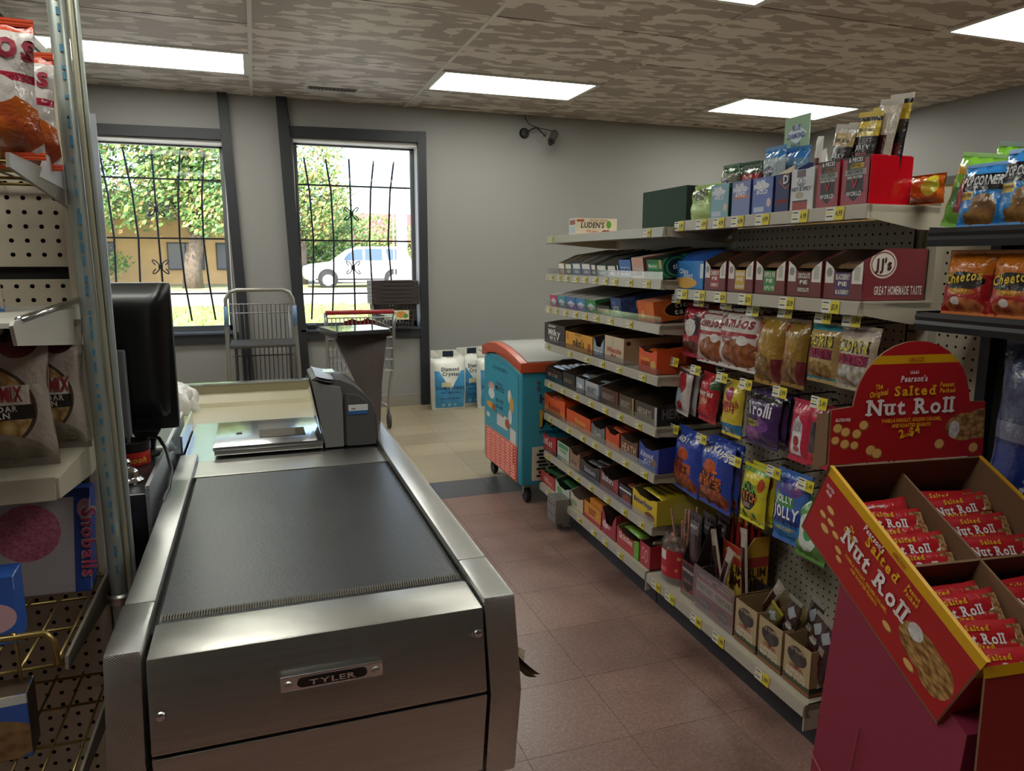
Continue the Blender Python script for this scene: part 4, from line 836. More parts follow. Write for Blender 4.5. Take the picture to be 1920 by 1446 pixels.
carton('lozenge_box', 'pale pink two tier cough drop box on the second candy shelf', 'box', 1.138, 1.04, z, .078, d=.26, tilt=.15, cf='c9a89c', cs='8a5a50', ci='b09484', closed=True, shp=[('r', .05, .05, .95, .52, 'd0b8ac'), ('r', .05, .6, .95, .95, 'cf9c8c')], txt=[('LUDENS', 0, .15, .016, '5a3c38', wd(.07))])
carton('gum_box', 'green mint box with concentric rings on its side on the second candy shelf', 'gum box', 1.018, .90, z, .078, hf=.070, d=.26, tilt=.15, cf='1f6a42', cs='154a34', ci='46584c', group=gg, shp=[('r', .1, .5, .75, .8, '2f9a58'), ('r', .80, .55, .98, .98, 'b8a060')], sshp=[('e', .22, .5, .24, .62, '2f8a58'), ('e', .22, .5, .2, .52, '0f2a1e'), ('e', .22, .5, .17, .44, '2a7a50'), ('e', .22, .5, .13, .36, '0c1a14')], txt=[('Mentos', -.1, .6, .012, 'dfe8e0', wd(.06))], side=[('tic', .22, .4, .018, 'e0e0e0', wd(.03))])
z = SZ[2]
S3 = [(2.027, 1.926, .055, 'c24a70', 'pink'), (1.923, 1.815, .055, '4a9aa8', 'turquoise'), (1.812, 1.69, .055, '4a74b8', 'royal blue'), (1.687, 1.58, .055, '4a8cc0', 'sky blue'), (1.577, 1.465, .055, '3c8a50', 'bright green'), (1.462, 1.33, .05, '2c3a34', 'dark with pink lettering')]
for i, (a, b, h, c, nm) in enumerate(S3):
    carton('gum_box', nm+' gum box on the third candy shelf behind the clear strip', 'gum box', a, b, z, h*1.05, hf=h*.8, d=.30, tilt=.15, cf=c, cs=c, ci='a8a49e' if i < 5 else '3a302c', closed=i < 5, group='gum boxes on the third candy shelf', shp=[('d', .5, .45, .4, .3, 'd8dce4')] if i < 5 else [('r', .05, .2, .95, .8, '4a4442')], txt=[('Dentyne', 0, .35, .016, 'd87a94', wd(.11))] if i == 5 else (), sshp=[])
carton('mint_box', 'long navy mint box patterned with ice cubes on the third candy shelf', 'mint box', 1.314, 1.216, z, .082, hf=.078, d=.33, tilt=.15, cf='2f4a80', cs='26355e', ci='4a3a34', shp=[('e', .3, .7, .2, .12, '8098c0', '31518c', 8), ('e', .6, .3, .3, .15, '6f8ab8', '31518c', 8)], sshp=[('r', 0, 0, 1, 1, '22305a', '4a639a', 14)], txt=[('ICE', 0, .3, .02, 'c8b890', wd(.05))], side=[('ICE BREAKERS', .5, .35, .026, 'd0c4a0', wd(.2))])
carton('mint_box', 'bright orange mint box with a black oval on the third candy shelf', 'mint box', 1.079, .948, z, .078, d=.28, tilt=.15, cf='d0642a', cs='c25c24', ci='b06a48', closed=True, shp=[('r', .55, .1, .95, .9, 'd8743a'), ('e', .3, .35, .12, .2, 'e09a70')], sshp=[('e', .40, .5, .27, .40, 'd87a3c'), ('e', .40, .5, .24, .36, '1a1512')], side=[('tic', .40, .55, .020, W_, wd(.055)), ('tac', .40, .24, .020, W_, wd(.06))])
z = SZ[3]; g4 = 'chocolate cartons on the fourth candy shelf'
carton('candy_carton', 'dark brown open candy carton with white lettering, far end of the fourth shelf', 'candy box', 2.114, 1.83, z, .11, hf=.098, d=.26, cf='2e2522', cs='2a221f', ci='6a5648', group=g4, txt=[('Milky', 0, .45, .028, W_, wd(.16)), ('WAY', 0, .12, .026, W_, wd(.13)), ('MIDNIGHT', -.1, .84, .010, W_, wd(.1))])
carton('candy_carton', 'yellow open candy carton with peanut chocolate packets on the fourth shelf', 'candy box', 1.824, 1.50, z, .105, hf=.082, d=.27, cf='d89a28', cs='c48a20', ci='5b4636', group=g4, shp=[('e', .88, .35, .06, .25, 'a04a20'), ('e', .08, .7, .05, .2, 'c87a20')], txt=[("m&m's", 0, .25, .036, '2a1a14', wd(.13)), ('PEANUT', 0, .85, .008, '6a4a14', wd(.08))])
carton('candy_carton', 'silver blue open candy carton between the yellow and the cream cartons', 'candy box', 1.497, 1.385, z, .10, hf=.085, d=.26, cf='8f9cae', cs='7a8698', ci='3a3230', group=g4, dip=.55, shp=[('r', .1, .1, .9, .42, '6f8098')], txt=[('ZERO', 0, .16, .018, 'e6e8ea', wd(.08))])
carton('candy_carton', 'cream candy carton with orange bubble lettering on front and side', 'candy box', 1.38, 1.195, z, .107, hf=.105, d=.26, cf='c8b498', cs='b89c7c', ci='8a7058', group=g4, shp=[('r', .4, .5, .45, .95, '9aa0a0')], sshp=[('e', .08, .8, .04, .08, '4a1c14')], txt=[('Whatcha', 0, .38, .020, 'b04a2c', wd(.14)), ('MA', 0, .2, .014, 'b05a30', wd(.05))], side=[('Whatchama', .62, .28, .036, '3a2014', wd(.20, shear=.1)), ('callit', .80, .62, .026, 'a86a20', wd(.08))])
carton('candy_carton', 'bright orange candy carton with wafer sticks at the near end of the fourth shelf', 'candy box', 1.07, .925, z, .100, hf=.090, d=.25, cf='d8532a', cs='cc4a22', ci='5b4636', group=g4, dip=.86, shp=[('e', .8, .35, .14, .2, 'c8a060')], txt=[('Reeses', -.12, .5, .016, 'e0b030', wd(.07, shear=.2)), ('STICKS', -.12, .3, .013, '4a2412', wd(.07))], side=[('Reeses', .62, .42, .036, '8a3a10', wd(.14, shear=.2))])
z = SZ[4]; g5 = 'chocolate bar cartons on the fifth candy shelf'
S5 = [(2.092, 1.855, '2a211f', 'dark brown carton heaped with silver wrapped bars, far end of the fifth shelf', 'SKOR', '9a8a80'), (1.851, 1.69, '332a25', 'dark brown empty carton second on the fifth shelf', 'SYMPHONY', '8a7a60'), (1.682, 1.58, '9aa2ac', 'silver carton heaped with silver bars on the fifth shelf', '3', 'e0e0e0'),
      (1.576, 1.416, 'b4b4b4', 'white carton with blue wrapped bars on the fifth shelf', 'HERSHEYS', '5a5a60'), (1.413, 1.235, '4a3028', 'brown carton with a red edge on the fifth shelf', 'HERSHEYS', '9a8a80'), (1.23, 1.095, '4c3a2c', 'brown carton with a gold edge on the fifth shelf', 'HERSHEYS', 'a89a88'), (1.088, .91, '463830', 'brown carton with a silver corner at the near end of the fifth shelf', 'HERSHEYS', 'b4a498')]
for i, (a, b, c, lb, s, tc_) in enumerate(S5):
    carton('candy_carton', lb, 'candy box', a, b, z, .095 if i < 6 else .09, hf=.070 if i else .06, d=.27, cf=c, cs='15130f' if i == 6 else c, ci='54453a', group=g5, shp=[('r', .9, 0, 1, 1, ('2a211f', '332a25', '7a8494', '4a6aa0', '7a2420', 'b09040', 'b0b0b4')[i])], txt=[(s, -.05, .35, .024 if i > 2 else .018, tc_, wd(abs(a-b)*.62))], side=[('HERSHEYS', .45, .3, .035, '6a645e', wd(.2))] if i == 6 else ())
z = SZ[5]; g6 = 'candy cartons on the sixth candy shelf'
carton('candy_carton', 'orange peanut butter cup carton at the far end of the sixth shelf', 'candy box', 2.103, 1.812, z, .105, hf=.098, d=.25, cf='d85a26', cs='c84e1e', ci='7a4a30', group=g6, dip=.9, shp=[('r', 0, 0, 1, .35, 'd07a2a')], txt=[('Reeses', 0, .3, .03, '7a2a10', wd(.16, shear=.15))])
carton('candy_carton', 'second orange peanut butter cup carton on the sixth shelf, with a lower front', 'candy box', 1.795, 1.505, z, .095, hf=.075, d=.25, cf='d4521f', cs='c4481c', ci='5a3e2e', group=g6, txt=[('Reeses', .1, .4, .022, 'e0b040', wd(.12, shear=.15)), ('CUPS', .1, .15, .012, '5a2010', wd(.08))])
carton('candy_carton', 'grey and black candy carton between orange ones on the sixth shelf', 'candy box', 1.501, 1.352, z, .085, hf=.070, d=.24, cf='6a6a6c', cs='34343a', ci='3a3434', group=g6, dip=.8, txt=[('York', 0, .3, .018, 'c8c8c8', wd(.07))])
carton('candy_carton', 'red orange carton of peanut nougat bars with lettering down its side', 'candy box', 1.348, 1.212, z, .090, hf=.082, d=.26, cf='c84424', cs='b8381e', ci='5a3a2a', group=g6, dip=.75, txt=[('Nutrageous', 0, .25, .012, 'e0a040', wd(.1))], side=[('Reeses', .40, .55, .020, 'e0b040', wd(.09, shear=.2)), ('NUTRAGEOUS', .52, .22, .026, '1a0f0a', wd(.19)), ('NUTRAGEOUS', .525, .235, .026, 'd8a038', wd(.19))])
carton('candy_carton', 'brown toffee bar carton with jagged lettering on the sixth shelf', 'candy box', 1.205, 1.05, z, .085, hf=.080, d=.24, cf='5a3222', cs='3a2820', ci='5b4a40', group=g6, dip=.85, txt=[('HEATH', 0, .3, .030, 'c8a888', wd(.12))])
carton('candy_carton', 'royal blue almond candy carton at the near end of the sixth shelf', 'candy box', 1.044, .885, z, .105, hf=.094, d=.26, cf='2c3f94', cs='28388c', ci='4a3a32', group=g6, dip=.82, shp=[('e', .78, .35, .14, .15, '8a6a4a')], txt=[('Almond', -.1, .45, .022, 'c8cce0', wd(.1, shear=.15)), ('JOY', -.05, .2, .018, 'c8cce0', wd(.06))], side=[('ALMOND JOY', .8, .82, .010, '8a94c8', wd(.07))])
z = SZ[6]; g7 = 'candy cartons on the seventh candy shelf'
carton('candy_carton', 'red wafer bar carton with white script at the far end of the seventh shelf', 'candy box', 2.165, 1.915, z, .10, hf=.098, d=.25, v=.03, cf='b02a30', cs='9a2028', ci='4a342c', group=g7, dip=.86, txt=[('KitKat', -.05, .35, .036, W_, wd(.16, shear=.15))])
carton('candy_carton', 'white and green candy carton beside the red wafer carton on the seventh shelf', 'candy box', 1.91, 1.748, z, .105, hf=.090, d=.24, cf='b8c4b4', cs='3f7a54', ci='5b4a40', group=g7, shp=[('r', .1, .7, .9, .95, '3f8a58'), ('r', .15, .1, .85, .2, '8a9a8c')], txt=[('Coconut', 0, .5, .014, '4a6a54', wd(.09))])
carton('candy_carton', 'kraft brown candy carton on the seventh shelf before the dark ones', 'candy box', 1.745, 1.615, z, .115, hf=.092, d=.25, cf='8a6a54', cs='6a5040', ci='6a5040', group=g7, dip=.8, shp=[('r', .15, .15, .85, .5, 'a07c68')], txt=[('Pay', 0, .3, .016, '5a3024', wd(.06))])
carton('candy_carton', 'dark brown candy carton with an orange corner on the seventh shelf', 'candy box', 1.61, 1.395, z, .105, hf=.080, d=.25, cf='3a302c', cs='c0562c', ci='3a2c26', group=g7, dip=.85, txt=[('Snickers', 0, .4, .022, 'b0b8d0', wd(.12, shear=.1))])
carton('candy_carton', 'rusty brown candy carton with white script on the seventh shelf', 'candy box', 1.39, 1.21, z, .10, hf=.088, d=.25, cf='6a3a34', cs='5a342e', ci='3a2c26', group=g7, dip=.75, shp=[('r', .75, .3, 1, .8, 'a83440')], txt=[('Snickers', -.08, .55, .026, 'd0d0d8', wd(.11, shear=.1))])
carton('candy_carton', 'black and orange candy carton with a blue white stripe on the seventh shelf', 'candy box', 1.205, 1.09, z, .085, hf=.078, d=.25, cf='2c2624', cs='2a2422', ci='3a2c26', group=g7, shp=[('r', 0, .72, 1, .82, 'c8d4e0'), ('e', .6, .35, .35, .25, 'b85a34', '6a3020', 7)])
carton('candy_carton', 'yellow candy carton full of yellow bars at the near end of the seventh shelf', 'candy box', 1.085, .882, z, .112, hf=.098, d=.27, cf='d4b422', cs='bca83a', ci='6a5a3a', group=g7, dip=.84, shp=[('e', .72, .22, .2, .16, '7a4a20')], sshp=[('r', .25, .2, .8, .75, 'c4b45c')], txt=[('Butterfinger', -.05, .52, .020, '2a3a7c', wd(.15, shear=.12))])
z = SZ[7]; g8 = 'candy cartons on the bottom shelf'
carton('candy_carton', 'red open candy carton with tall back at the far end of the bottom shelf', 'candy box', 2.127, 1.89, z, .10, hf=.062, d=.25, v=.016, cf='bc4440', cs='a83a38', ci='7a5640', group=g8, txt=[('NUT', 0, .3, .022, 'e0c8c4', wd(.06)), ('Goodies', .15, .25, .018, 'd8b0ac', wd(.08))])
carton('candy_carton', 'white and green open carton of sour candy on the bottom shelf', 'candy box', 1.885, 1.69, z, .092, hf=.070, d=.25, v=.016, cf='b8c0b0', cs='c8c8bc', ci='1f3a24', group=g8, dip=.7, shp=[('e', .3, .4, .2, .25, '6a9a60')])
carton('candy_carton', 'white and brown tall sided carton on the bottom shelf', 'candy box', 1.685, 1.525, z, .10, hf=.072, d=.25, v=.016, cf='c4b8a4', cs='8a6258', ci='8a7664', group=g8, dip=.8, shp=[('e', .3, .35, .25, .2, '8aa080')])
carton('candy_carton', 'orange yellow carton packed with upright candy boxes on the bottom shelf', 'candy box', 1.52, 1.33, z, .085, hf=.080, d=.25, v=.016, cf='d08a2c', cs='b04a28', ci='a86a34', group=g8, shp=[('r', 0, 0, 1, .25, 'a8283c'), ('d', .5, .6, .4, .25, 'd89a34')], txt=[('SUGAR', 0, .62, .014, 'a02c2c', wd(.08)), ('BABY', 0, .42, .014, 'a02c2c', wd(.07))])
carton('candy_carton', 'empty crimson carton with a rounded cut out front on the bottom shelf', 'candy box', 1.326, 1.183, z, .12, hf=.112, d=.25, v=.016, cf='a02c3c', cs='8a1c30', ci='4a3028', group=g8, dip=.45, shp=[('e', .25, .38, .2, .16, 'd8b0b4')], txt=[('Swedish', -.15, .3, .014, 'e0d8d4', wd(.07))])
carton('candy_carton', 'red and green fruit chew carton on the bottom shelf', 'candy box', 1.178, .98, z, .095, hf=.078, d=.25, v=.016, cf='b0343c', cs='5fa030', ci='6a5240', group=g8, dip=.8, shp=[('r', .8, 0, 1, 1, '6aa834')], txt=[('Skittles', -.08, .5, .024, W_, wd(.12))])
carton('candy_carton', 'red carton of small twisted candies with white rings at the near end', 'candy box', .975, .888, z, .098, hf=.090, d=.22, v=.016, cf='a8303a', cs='a42832', ci='4a3028', group=g8, shp=[('e', .3, .55, .13, .28, 'd8b0b0'), ('e', .3, .55, .10, .21, 'a8303a'), ('e', .62, .5, .13, .28, 'd8b0b0'), ('e', .62, .5, .10, .21, 'a8303a')], side=[('Mary', .55, .5, .022, 'd8a0a0', wd(.07)), ('Jane', .6, .2, .022, 'd8a0a0', wd(.07))])
# loose wrapped candy in some of the cartons
ORDN = ['first', 'second', 'third', 'fourth', 'fifth', 'sixth', 'seventh', 'eighth', 'ninth']
def fillbars(cart_u, z, v0, v1, n, key, l, w_, th, m, label, group, row=1, txt=None, rz=GR, dz=.0, jit=.25, seal=None, tilt=.0):
    rr = random.Random(len(label)+n)
    for i in range(n):
        f = (i+.5)/n; u = cart_u+rr.uniform(-1, 1)*.012*jit*4
        x, y, zz = G(u, v0+(v1-v0)*f, z+dz+rr.uniform(0, .006))
        bar('candy_bar', label+', %s from the front' % ORDN[i], 'candy bar', key, l, w_, th, m, (x, y, zz), (tilt, 0, rz+rr.uniform(-1, 1)*jit), group, txt, seal)
foil = lambda k, c, r=.25, metal=.3: mat(k, c, r, metal, coat=.3, bump=.25, bscale=70)
fillbars(1.97, SZ[4], .06, .27, 6, 'silverbar', .15, .034, .018, foil('foil_silver', 'a8a8ac', .2, .7), 'silver bar in the dark far end carton on the fifth shelf', 'silver bars at the far end of the fifth shelf', dz=.066, jit=.05)
fillbars(1.63, SZ[4], .06, .25, 6, 'silverbar2', .085, .032, .018, foil('foil_bright', 'b8c0cc', .15, .7), 'bright silver bar in the silver carton on the fifth shelf', 'silver bars in the silver carton', dz=.074, jit=.05)
fillbars(1.50, SZ[4], .10, .26, 3, 'bluebar', .13, .045, .014, foil('foil_pale', 'a8bcc0'), 'pale blue wrapped bar in the white carton on the fifth shelf', 'blue bars in the white carton', dz=.062, jit=.12)
fillbars(1.66, SZ[3], .06, .25, 6, 'yellowpack', .15, .055, .022, foil('pack_yellow', 'c8901c'), 'yellow and brown peanut candy packet in the yellow carton', 'packets in the yellow carton', dz=.058, txt=[("m&m's", 0, -.01, .018, '2a1a14', wd(.07))], seal=foil('pack_brown', '4a2c1c'))
fillbars(1.0, SZ[3], .06, .24, 4, 'orangepack', .12, .045, .02, foil('pack_orange', 'c85a20'), 'orange wafer stick packet in the near orange carton', 'packets in the near orange carton', dz=.072, jit=.1)
fillbars(1.96, SZ[5], .05, .22, 4, 'orangecup', .16, .05, .024, foil('pack_cup', 'd04a18'), 'orange cup packet heaped in the far orange carton', 'packets in the far orange carton', dz=.078, jit=.3, txt=[('Reeses', 0, -.008, .014, 'e0a830', wd(.07))])
fillbars(1.28, SZ[5], .05, .2, 3, 'redbar', .12, .045, .022, foil('pack_red', 'b8482a', .15), 'shiny red bar sticking up from the nougat bar carton', 'bars in the nougat carton', dz=.072, jit=.15)
fillbars(.985, SZ[6], .07, .27, 6, 'yellowbar', .17, .04, .02, foil('bar_yellow', 'ccb820'), 'yellow wrapped bar in the yellow carton on the seventh shelf', 'yellow bars on the seventh shelf', dz=.092, jit=.1, txt=[('Butterfinger', 0, -.006, .012, '2a3a7c', wd(.1))])
fillbars(1.50, SZ[6], .05, .25, 4, 'darkbar', .15, .04, .02, foil('bar_dark', '4a423e'), 'dark wrapped bar in the orange cornered carton', 'bars in the orange cornered carton', dz=.07, jit=.2)
fillbars(1.15, SZ[6], .06, .25, 4, 'blackbar', .10, .045, .02, foil('bar_rust', '7a3a28'), 'black and rust packet in the striped carton', 'packets in the striped carton', dz=.066, jit=.2)
fillbars(2.0, SZ[7], .05, .22, 3, 'greenpack', .15, .06, .024, foil('pack_green', '3f6a44'), 'green and pink candy packet in the far red carton', 'packets in the far red carton', dz=.055, jit=.4)
fillbars(1.79, SZ[7], .05, .22, 3, 'greenpack2', .14, .06, .024, foil('pack_deepgreen', '2c5a34'), 'dark green candy packet in the white and green carton', 'packets in the white and green carton', dz=.055, jit=.4)
fillbars(1.08, SZ[7], .05, .22, 4, 'limepack', .15, .05, .024, foil('pack_lime', '7aa040'), 'lime and white fruit chew packet on the bottom shelf', 'packets in the red and green carton', dz=.066, jit=.5)
for i in range(6):
    f = i/5; c_ = G(1.425, .04+.2*f, SZ[7]+.003); o = thing('candy_box', 'upright orange candy box in the orange yellow carton, %s from the front' % ORDN[i], 'candy box', c_, GR, 'orange boxes on the bottom shelf')
    MB().box(-.08, 0, 0, .08, .03, .088).build('box', pmat('ob', 'c8702c', [('r', 0, .6, 1, 1, 'd89040')], .4), o, bevel=.001)
rr = random.Random(11); tw = [foil('twist_'+c, c) for c in ('5a3a34', 'b0a890', '8a6a78', '6a5a40')]
for i in range(26):
    x, y, zz = G(.93+rr.uniform(-.032, .032), .05+rr.uniform(0, .17), SZ[7]+.078+rr.uniform(0, .026))
    o = bar('twist_candy', 'small twisted taffy candy heaped in the ringed red carton', 'candy', 'twist%d' % (i % 4), .045, .018, .016, tw[i % 4], (x, y, zz), (rr.uniform(-.6, .6), rr.uniform(-.6, .6), rr.uniform(0, 6)), 'twisted candies in the ringed carton')
# pie boxes on the near second shelf
z = NZ2; FL = [('a03038', 'CHERRY', 'first and farthest'), ('c8a030', 'BANANA', 'second'), ('3f8a48', 'APPLE PIE', 'third'), ('5a2428', 'CHOCOLATE', 'fourth'), ('4a3a68', 'BLACKBERRY', 'nearest, with lettering on its side')]
UU = [(.725, .60), (.592, .458), (.452, .312), (.306, .166), (.160, .022)]
for i, ((c, s, nm), (a, b)) in enumerate(zip(FL, UU)):
    carton('pie_box', 'maroon snack pie carton with white corner flaps, %s of five' % nm, 'snack box', a, b, z, .128, hf=.098, d=.195, v=.088, cf='6e3034', cs='7a3238', ci='5c4636', group='maroon pie cartons', dip=.70, shp=[('r', .02, .42, .25, 1, 'd8d4cc'), ('r', .72, .42, .98, 1, 'd8d4cc'), ('r', .30, .10, .68, .72, c), ('e', .13, .7, .08, .12, '8a8a88'), ('r', .78, .5, .92, .85, 'b4b0a8')],
           txt=[(s, 0, .52, .013, W_, wd(.048)), ('PIE', 0, .36, .010, W_, wd(.03)), (s, 0, .15, .010, W_, wd(.045))], side=[("JJ's", .30, .60, .026, '4a1a1c', wd(.05)), ('GREAT HOMEMADE TASTE', .56, .12, .020, 'd8c8c0', wd(.15))] if i == 4 else (), sshp=[('e', .30, .70, .21, .27, 'd0c4b8'), ('e', .30, .70, .19, .235, '7a3238'), ('e', .30, .70, .175, .21, 'd8d0c4')] if i == 4 else ())
    for q in range(3):
        x, y, zz = G((a+b)/2, .13+q*.055, z+.085+q*.006)
        bar('snack_pie', 'brown wrapped snack pie in the %s maroon carton, %s from the front' % (nm.split(',')[0], ORDN[q]), 'snack pie', 'pie', .11, .055, .02, foil('pie_wrap', '8a6a50'), (x, y, zz), (.25, 0, GR+.1*(q-1)), 'snack pies in the maroon cartons', [('CHOCOLATE', 0, -.005, .009, '2a2a50', wd(.07))])
t = carton('cookie_box', 'sky blue cookie carton at the far end of the near second shelf', 'snack box', .94, .73, z, .098, hf=.096, d=.195, v=.088, cf='2f7ac0', cs='205fae', ci='24508c', shp=[('e', .45, .22, .36, .2, 'd8a858'), ('r', .9, .4, 1, .9, 'c8d4e0')], txt=[('Chips', -.1, .55, .016, 'd8e4f0', wd(.06)), ('Ahoy', .05, .40, .018, 'd8e4f0', wd(.06))])
bar('cookie_bag', 'shiny blue cookie bag lying on top of the sky blue cookie carton', 'bag', 'bluebag', .19, .16, .055, foil('bag_blue', '2a5cb4', .15), G(.835, .17, z+.105), (.2, 0, GR), None)
# the top near shelf
z = NZ1
bag('nut_pouch', 'lime green foil pouch at the far end of the near top shelf', 'bag', .165, .125, .06, G(.83, .14, z+.001), GR, '86a83e', [('r', .08, .05, .92, .45, 'b0cc84'), ('e', .5, .7, .3, .2, '4a5a24')], [('N', .6, .68, .02, '2a3018')], lean=-.12)
AL = [(.712, .606, '7aa4b4', '1f4a38', 'pale blue', 'HALO'), (.594, .496, '7680b0', '2a3a70', 'lilac', 'BOLD'), (.49, .39, '6274b4', '22307a', 'periwinkle blue', 'BOLD')]
for i, (a, b, c, c2, nm, s) in enumerate(AL):
    carton('nut_carton', nm+' open almond carton on the near top shelf', 'snack box', a, b, z, .108, hf=.104, d=.16, v=.088, cf=c, cs=c2, ci='6a5a4a', group='almond cartons on the near top shelf', shp=[('d', .45, .78, .4, .16, 'c8d0e0'), ('r', .1, .06, .6, .2, 'b0bccc'), ('e', .82, .3, .1, .12, 'd0b8b0')] if i != 1 else [('d', .5, .76, .42, .18, 'b0b4d8'), ('r', .15, .5, .9, .6, 'c07060')], txt=[('BLUE', -.08, .82, .011, 'f0f0f4', wd(.04)), ('DIAMOND', -.05, .70, .012, 'f0f0f4', wd(.07)), (s, 0, .55, .012, 'e8e8f0', wd(.05))])
for i, (u, v, h, c, c2, c3, nm) in enumerate(((.66, .13, .165, '7a7a6a', '2f5a3a', '8a7a5a', 'green topped almond bag, first in the pale blue carton'), (.625, .17, .17, '6a6a60', '2a4a34', '8a7a5a', 'green topped almond bag behind the first'), (.55, .13, .15, 'a0303a', '38503c', 'b0a890', 'red almond bag in the lilac carton'), (.51, .17, .165, '5a5a50', '2c4a34', '7a6a50', 'dark almond bag behind the red one'), (.445, .13, .19, '9aa8b0', '2f78b4', '8a7458', 'blue topped almond bag in the periwinkle carton'), (.40, .17, .185, '5a7a98', '2a70b0', '7a6850', 'second blue topped almond bag, behind the first'))):
    bag('almond_bag', nm, 'bag', .092, h, .045, G(u, v, z+.004), GR+.15*(i % 2), c, [('r', 0, .82, 1, 1, c2), ('e', .5, .38, .36, .2, c3, '4a4030', 9), ('d', .5, .62, .34, .1, '28345c')], [('ALMONDS', .5, .60, .008, 'e0e0e8', wd(.06))], seal=c2, group='almond bags on the near top shelf')
t = thing('display_card', 'pale green almond display card standing up behind the cartons', 'display card', G(.455, .205, z), GR)
MB().box(-.055, 0, 0, .055, .003, .285).build('card', pmat('acard', '8fae8c', [('d', .5, .82, .42, .10, 'd4dce4'), ('r', .1, .62, .9, .68, 'b0a060')], .45), t)
for s, q, w__ in (('BLUE', .245, .035), ('DIAMOND', .222, .075), ('HALO', .195, .04)): lettering(t, s, front(0, q, -.0005), .014, ink('35508c'), width=w__)
t = carton('nut_carton', 'large navy almond carton with torn open flaps on the near top shelf', 'snack box', .387, .322, z, .135, hf=.105, d=.17, v=.09, cf='222c5e', cs='1e2752', ci='b0a68e', shp=[('d', .75, .80, .5, .22, 'a05a3c'), ('d', .75, .80, .42, .18, '15183a'), ('r', .1, .22, .9, .34, '3a1a34')], txt=[('D', .25, .74, .022, 'd0d0d8'), ('Smokehouse', 0, .24, .012, 'a02c48', wd(.05, shear=.2))])
MB().prism([(-.05, .10), (.035, .15), (.13, .215), (.12, .10)], 1, .14, .144).build('flap', mat('card_b0a68e'), t); MB().prism([(.06, .10), (.135, .205), (.15, .10)], 1, .136, .140).build('flap', mat('flap_blue', '2a3f90', .5), t)
MB().prism([(.0, .11), (.08, .14), (.09, .11)], 1, .10, .13).build('inner_bag', mat('inner_brown', '4a281c', .3), t)
carton('jerky_carton', 'white carton with a grey shield and one white stick sticking out', 'snack box', .316, .218, z, .112, d=.13, v=.087, cf='c8c8cc', cs='b4a89c', ci='8a8078', dip=.96, shp=[('r', .25, .78, .62, .95, '6a5a64'), ('d', .45, .66, .25, .14, '7a8490'), ('e', .4, .36, .18, .08, 'a8a088'), ('r', .1, .0, .75, .2, 'a04a48'), ('r', .1, .2, .75, .24, '4a4448')], txt=[('DUKES', -.05, .64, .012, 'e8e8ec', wd(.045)), ('HOT & SPICY', -.02, .46, .010, '3a3c58', wd(.075))])
for i, (du, hh, rz_) in enumerate(((.0, .185, .1), (-.04, .15, -.25))):
    bar('meat_stick', ('tall white meat stick packet standing in the white carton', 'shorter white meat stick packet leaning in the white carton')[i], 'meat stick', 'stickw', .16, .028, .014, pmat('stickp', 'd0ccc8', [('r', .3, .1, .65, .9, '5a2420')], .3, .2), G(.268+du, .13, z+hh-.07), (PI/2-.1, -PI/2+rz_, GR), 'sticks in the white carton')
for i, (a, b, nm) in enumerate(((.213, .128, 'tan banded'), (.124, .03, 'yellow banded'))):
    t = carton('jerky_carton', 'dusty red jerky carton, %s, near end of the top shelf' % nm, 'snack box', a, b, z, .117, d=.125, v=.087, cf='9a4a58', cs='b01420', ci='3a2a28', group='red jerky cartons', shp=[('r', .18, .30, .82, 1, '38343c'), ('d', .5, .28, .36, .2, '38343c'), ('r', .12, .62, .9, .74, '9a9a98'), ('r', .3, .76, .8, .86, ('8a6050', 'c8a438')[i]), ('r', 0, .95, 1, 1, '2a2226')],
               txt=[('& PIECES', 0, .89, .009, 'e0dce0', wd(.045)), ('TERIYAKI', 0, .78, .008, '3a2a14', wd(.035)), ('BIG CHEW', 0, .65, .009, '4a4a4a', wd(.05)), ('HIGH PROTEIN', 0, .55, .006, 'd8d8d8', wd(.05)), ('WORLD', 0, .20, .010, 'd0d0d4', wd(.05)), ('V', 0, .35, .020, 'b02838')])
    if i: MB().box(.048, .0, 0, .0505, .125, .114).build('clear_side', mat('red_film', 'b00f1c', .12, coat=.4), t)
JP = [(.185, .11, .205, '6a5a48', 'b09868', 0), (.15, .125, .205, '5a4c40', 'a08858', 1), (.105, .12, .222, '2a2226', 'd0b43a', 2), (.080, .145, .232, '2a2226', 'd0b43a', 3), (.075, .14, .215, 'c0b4a4', '5a2026', 4), (.065, .17, .228, '241c20', 'c8ac38', 5)]
JN = ['black jerky pouch with a tan band, farthest in the red cartons', 'second tan banded jerky pouch in the red cartons', 'black jerky pouch with a yellow band in the red cartons', 'tallest yellow banded black jerky pouch', 'clear pouch of dark jerky leaning out to the right', 'black pouch peeping out behind the clear one']
for (u, v, h, c, c2, i) in JP:
    shp = [('r', 0, .74, 1, .90, c2), ('r', .1, .3, .9, .5, '6a2830'), ('r', 0, .9, 1, 1, 'b4aca4' if i < 2 else c)] if i != 4 else [('r', .18, .05, .75, .62, '5a2026', '3a1418', 12)]
    bag('jerky_pouch', JN[i], 'jerky', .075 if i < 4 else .07, h, .02, G(u, v, z+(.004 if i < 4 else .035)), GR, '26201f' if i < 4 else c, shp, [('JERKY', .5, .60, .010, 'c8ccd4', wd(.05)), ('BEEF', .5, .52, .009, 'c86068', wd(.035)), ('TERIYAKI' if i > 1 else 'PEPPERED', .5, .79, .007, '2a2414', wd(.05))] if i < 4 else [], seal=c2 if 1 < i < 4 else 'b8b0a8', tilt=(.18, .14, .10, .06, .16, .10)[i], lean=-.03, group='jerky pouches in the red cartons')
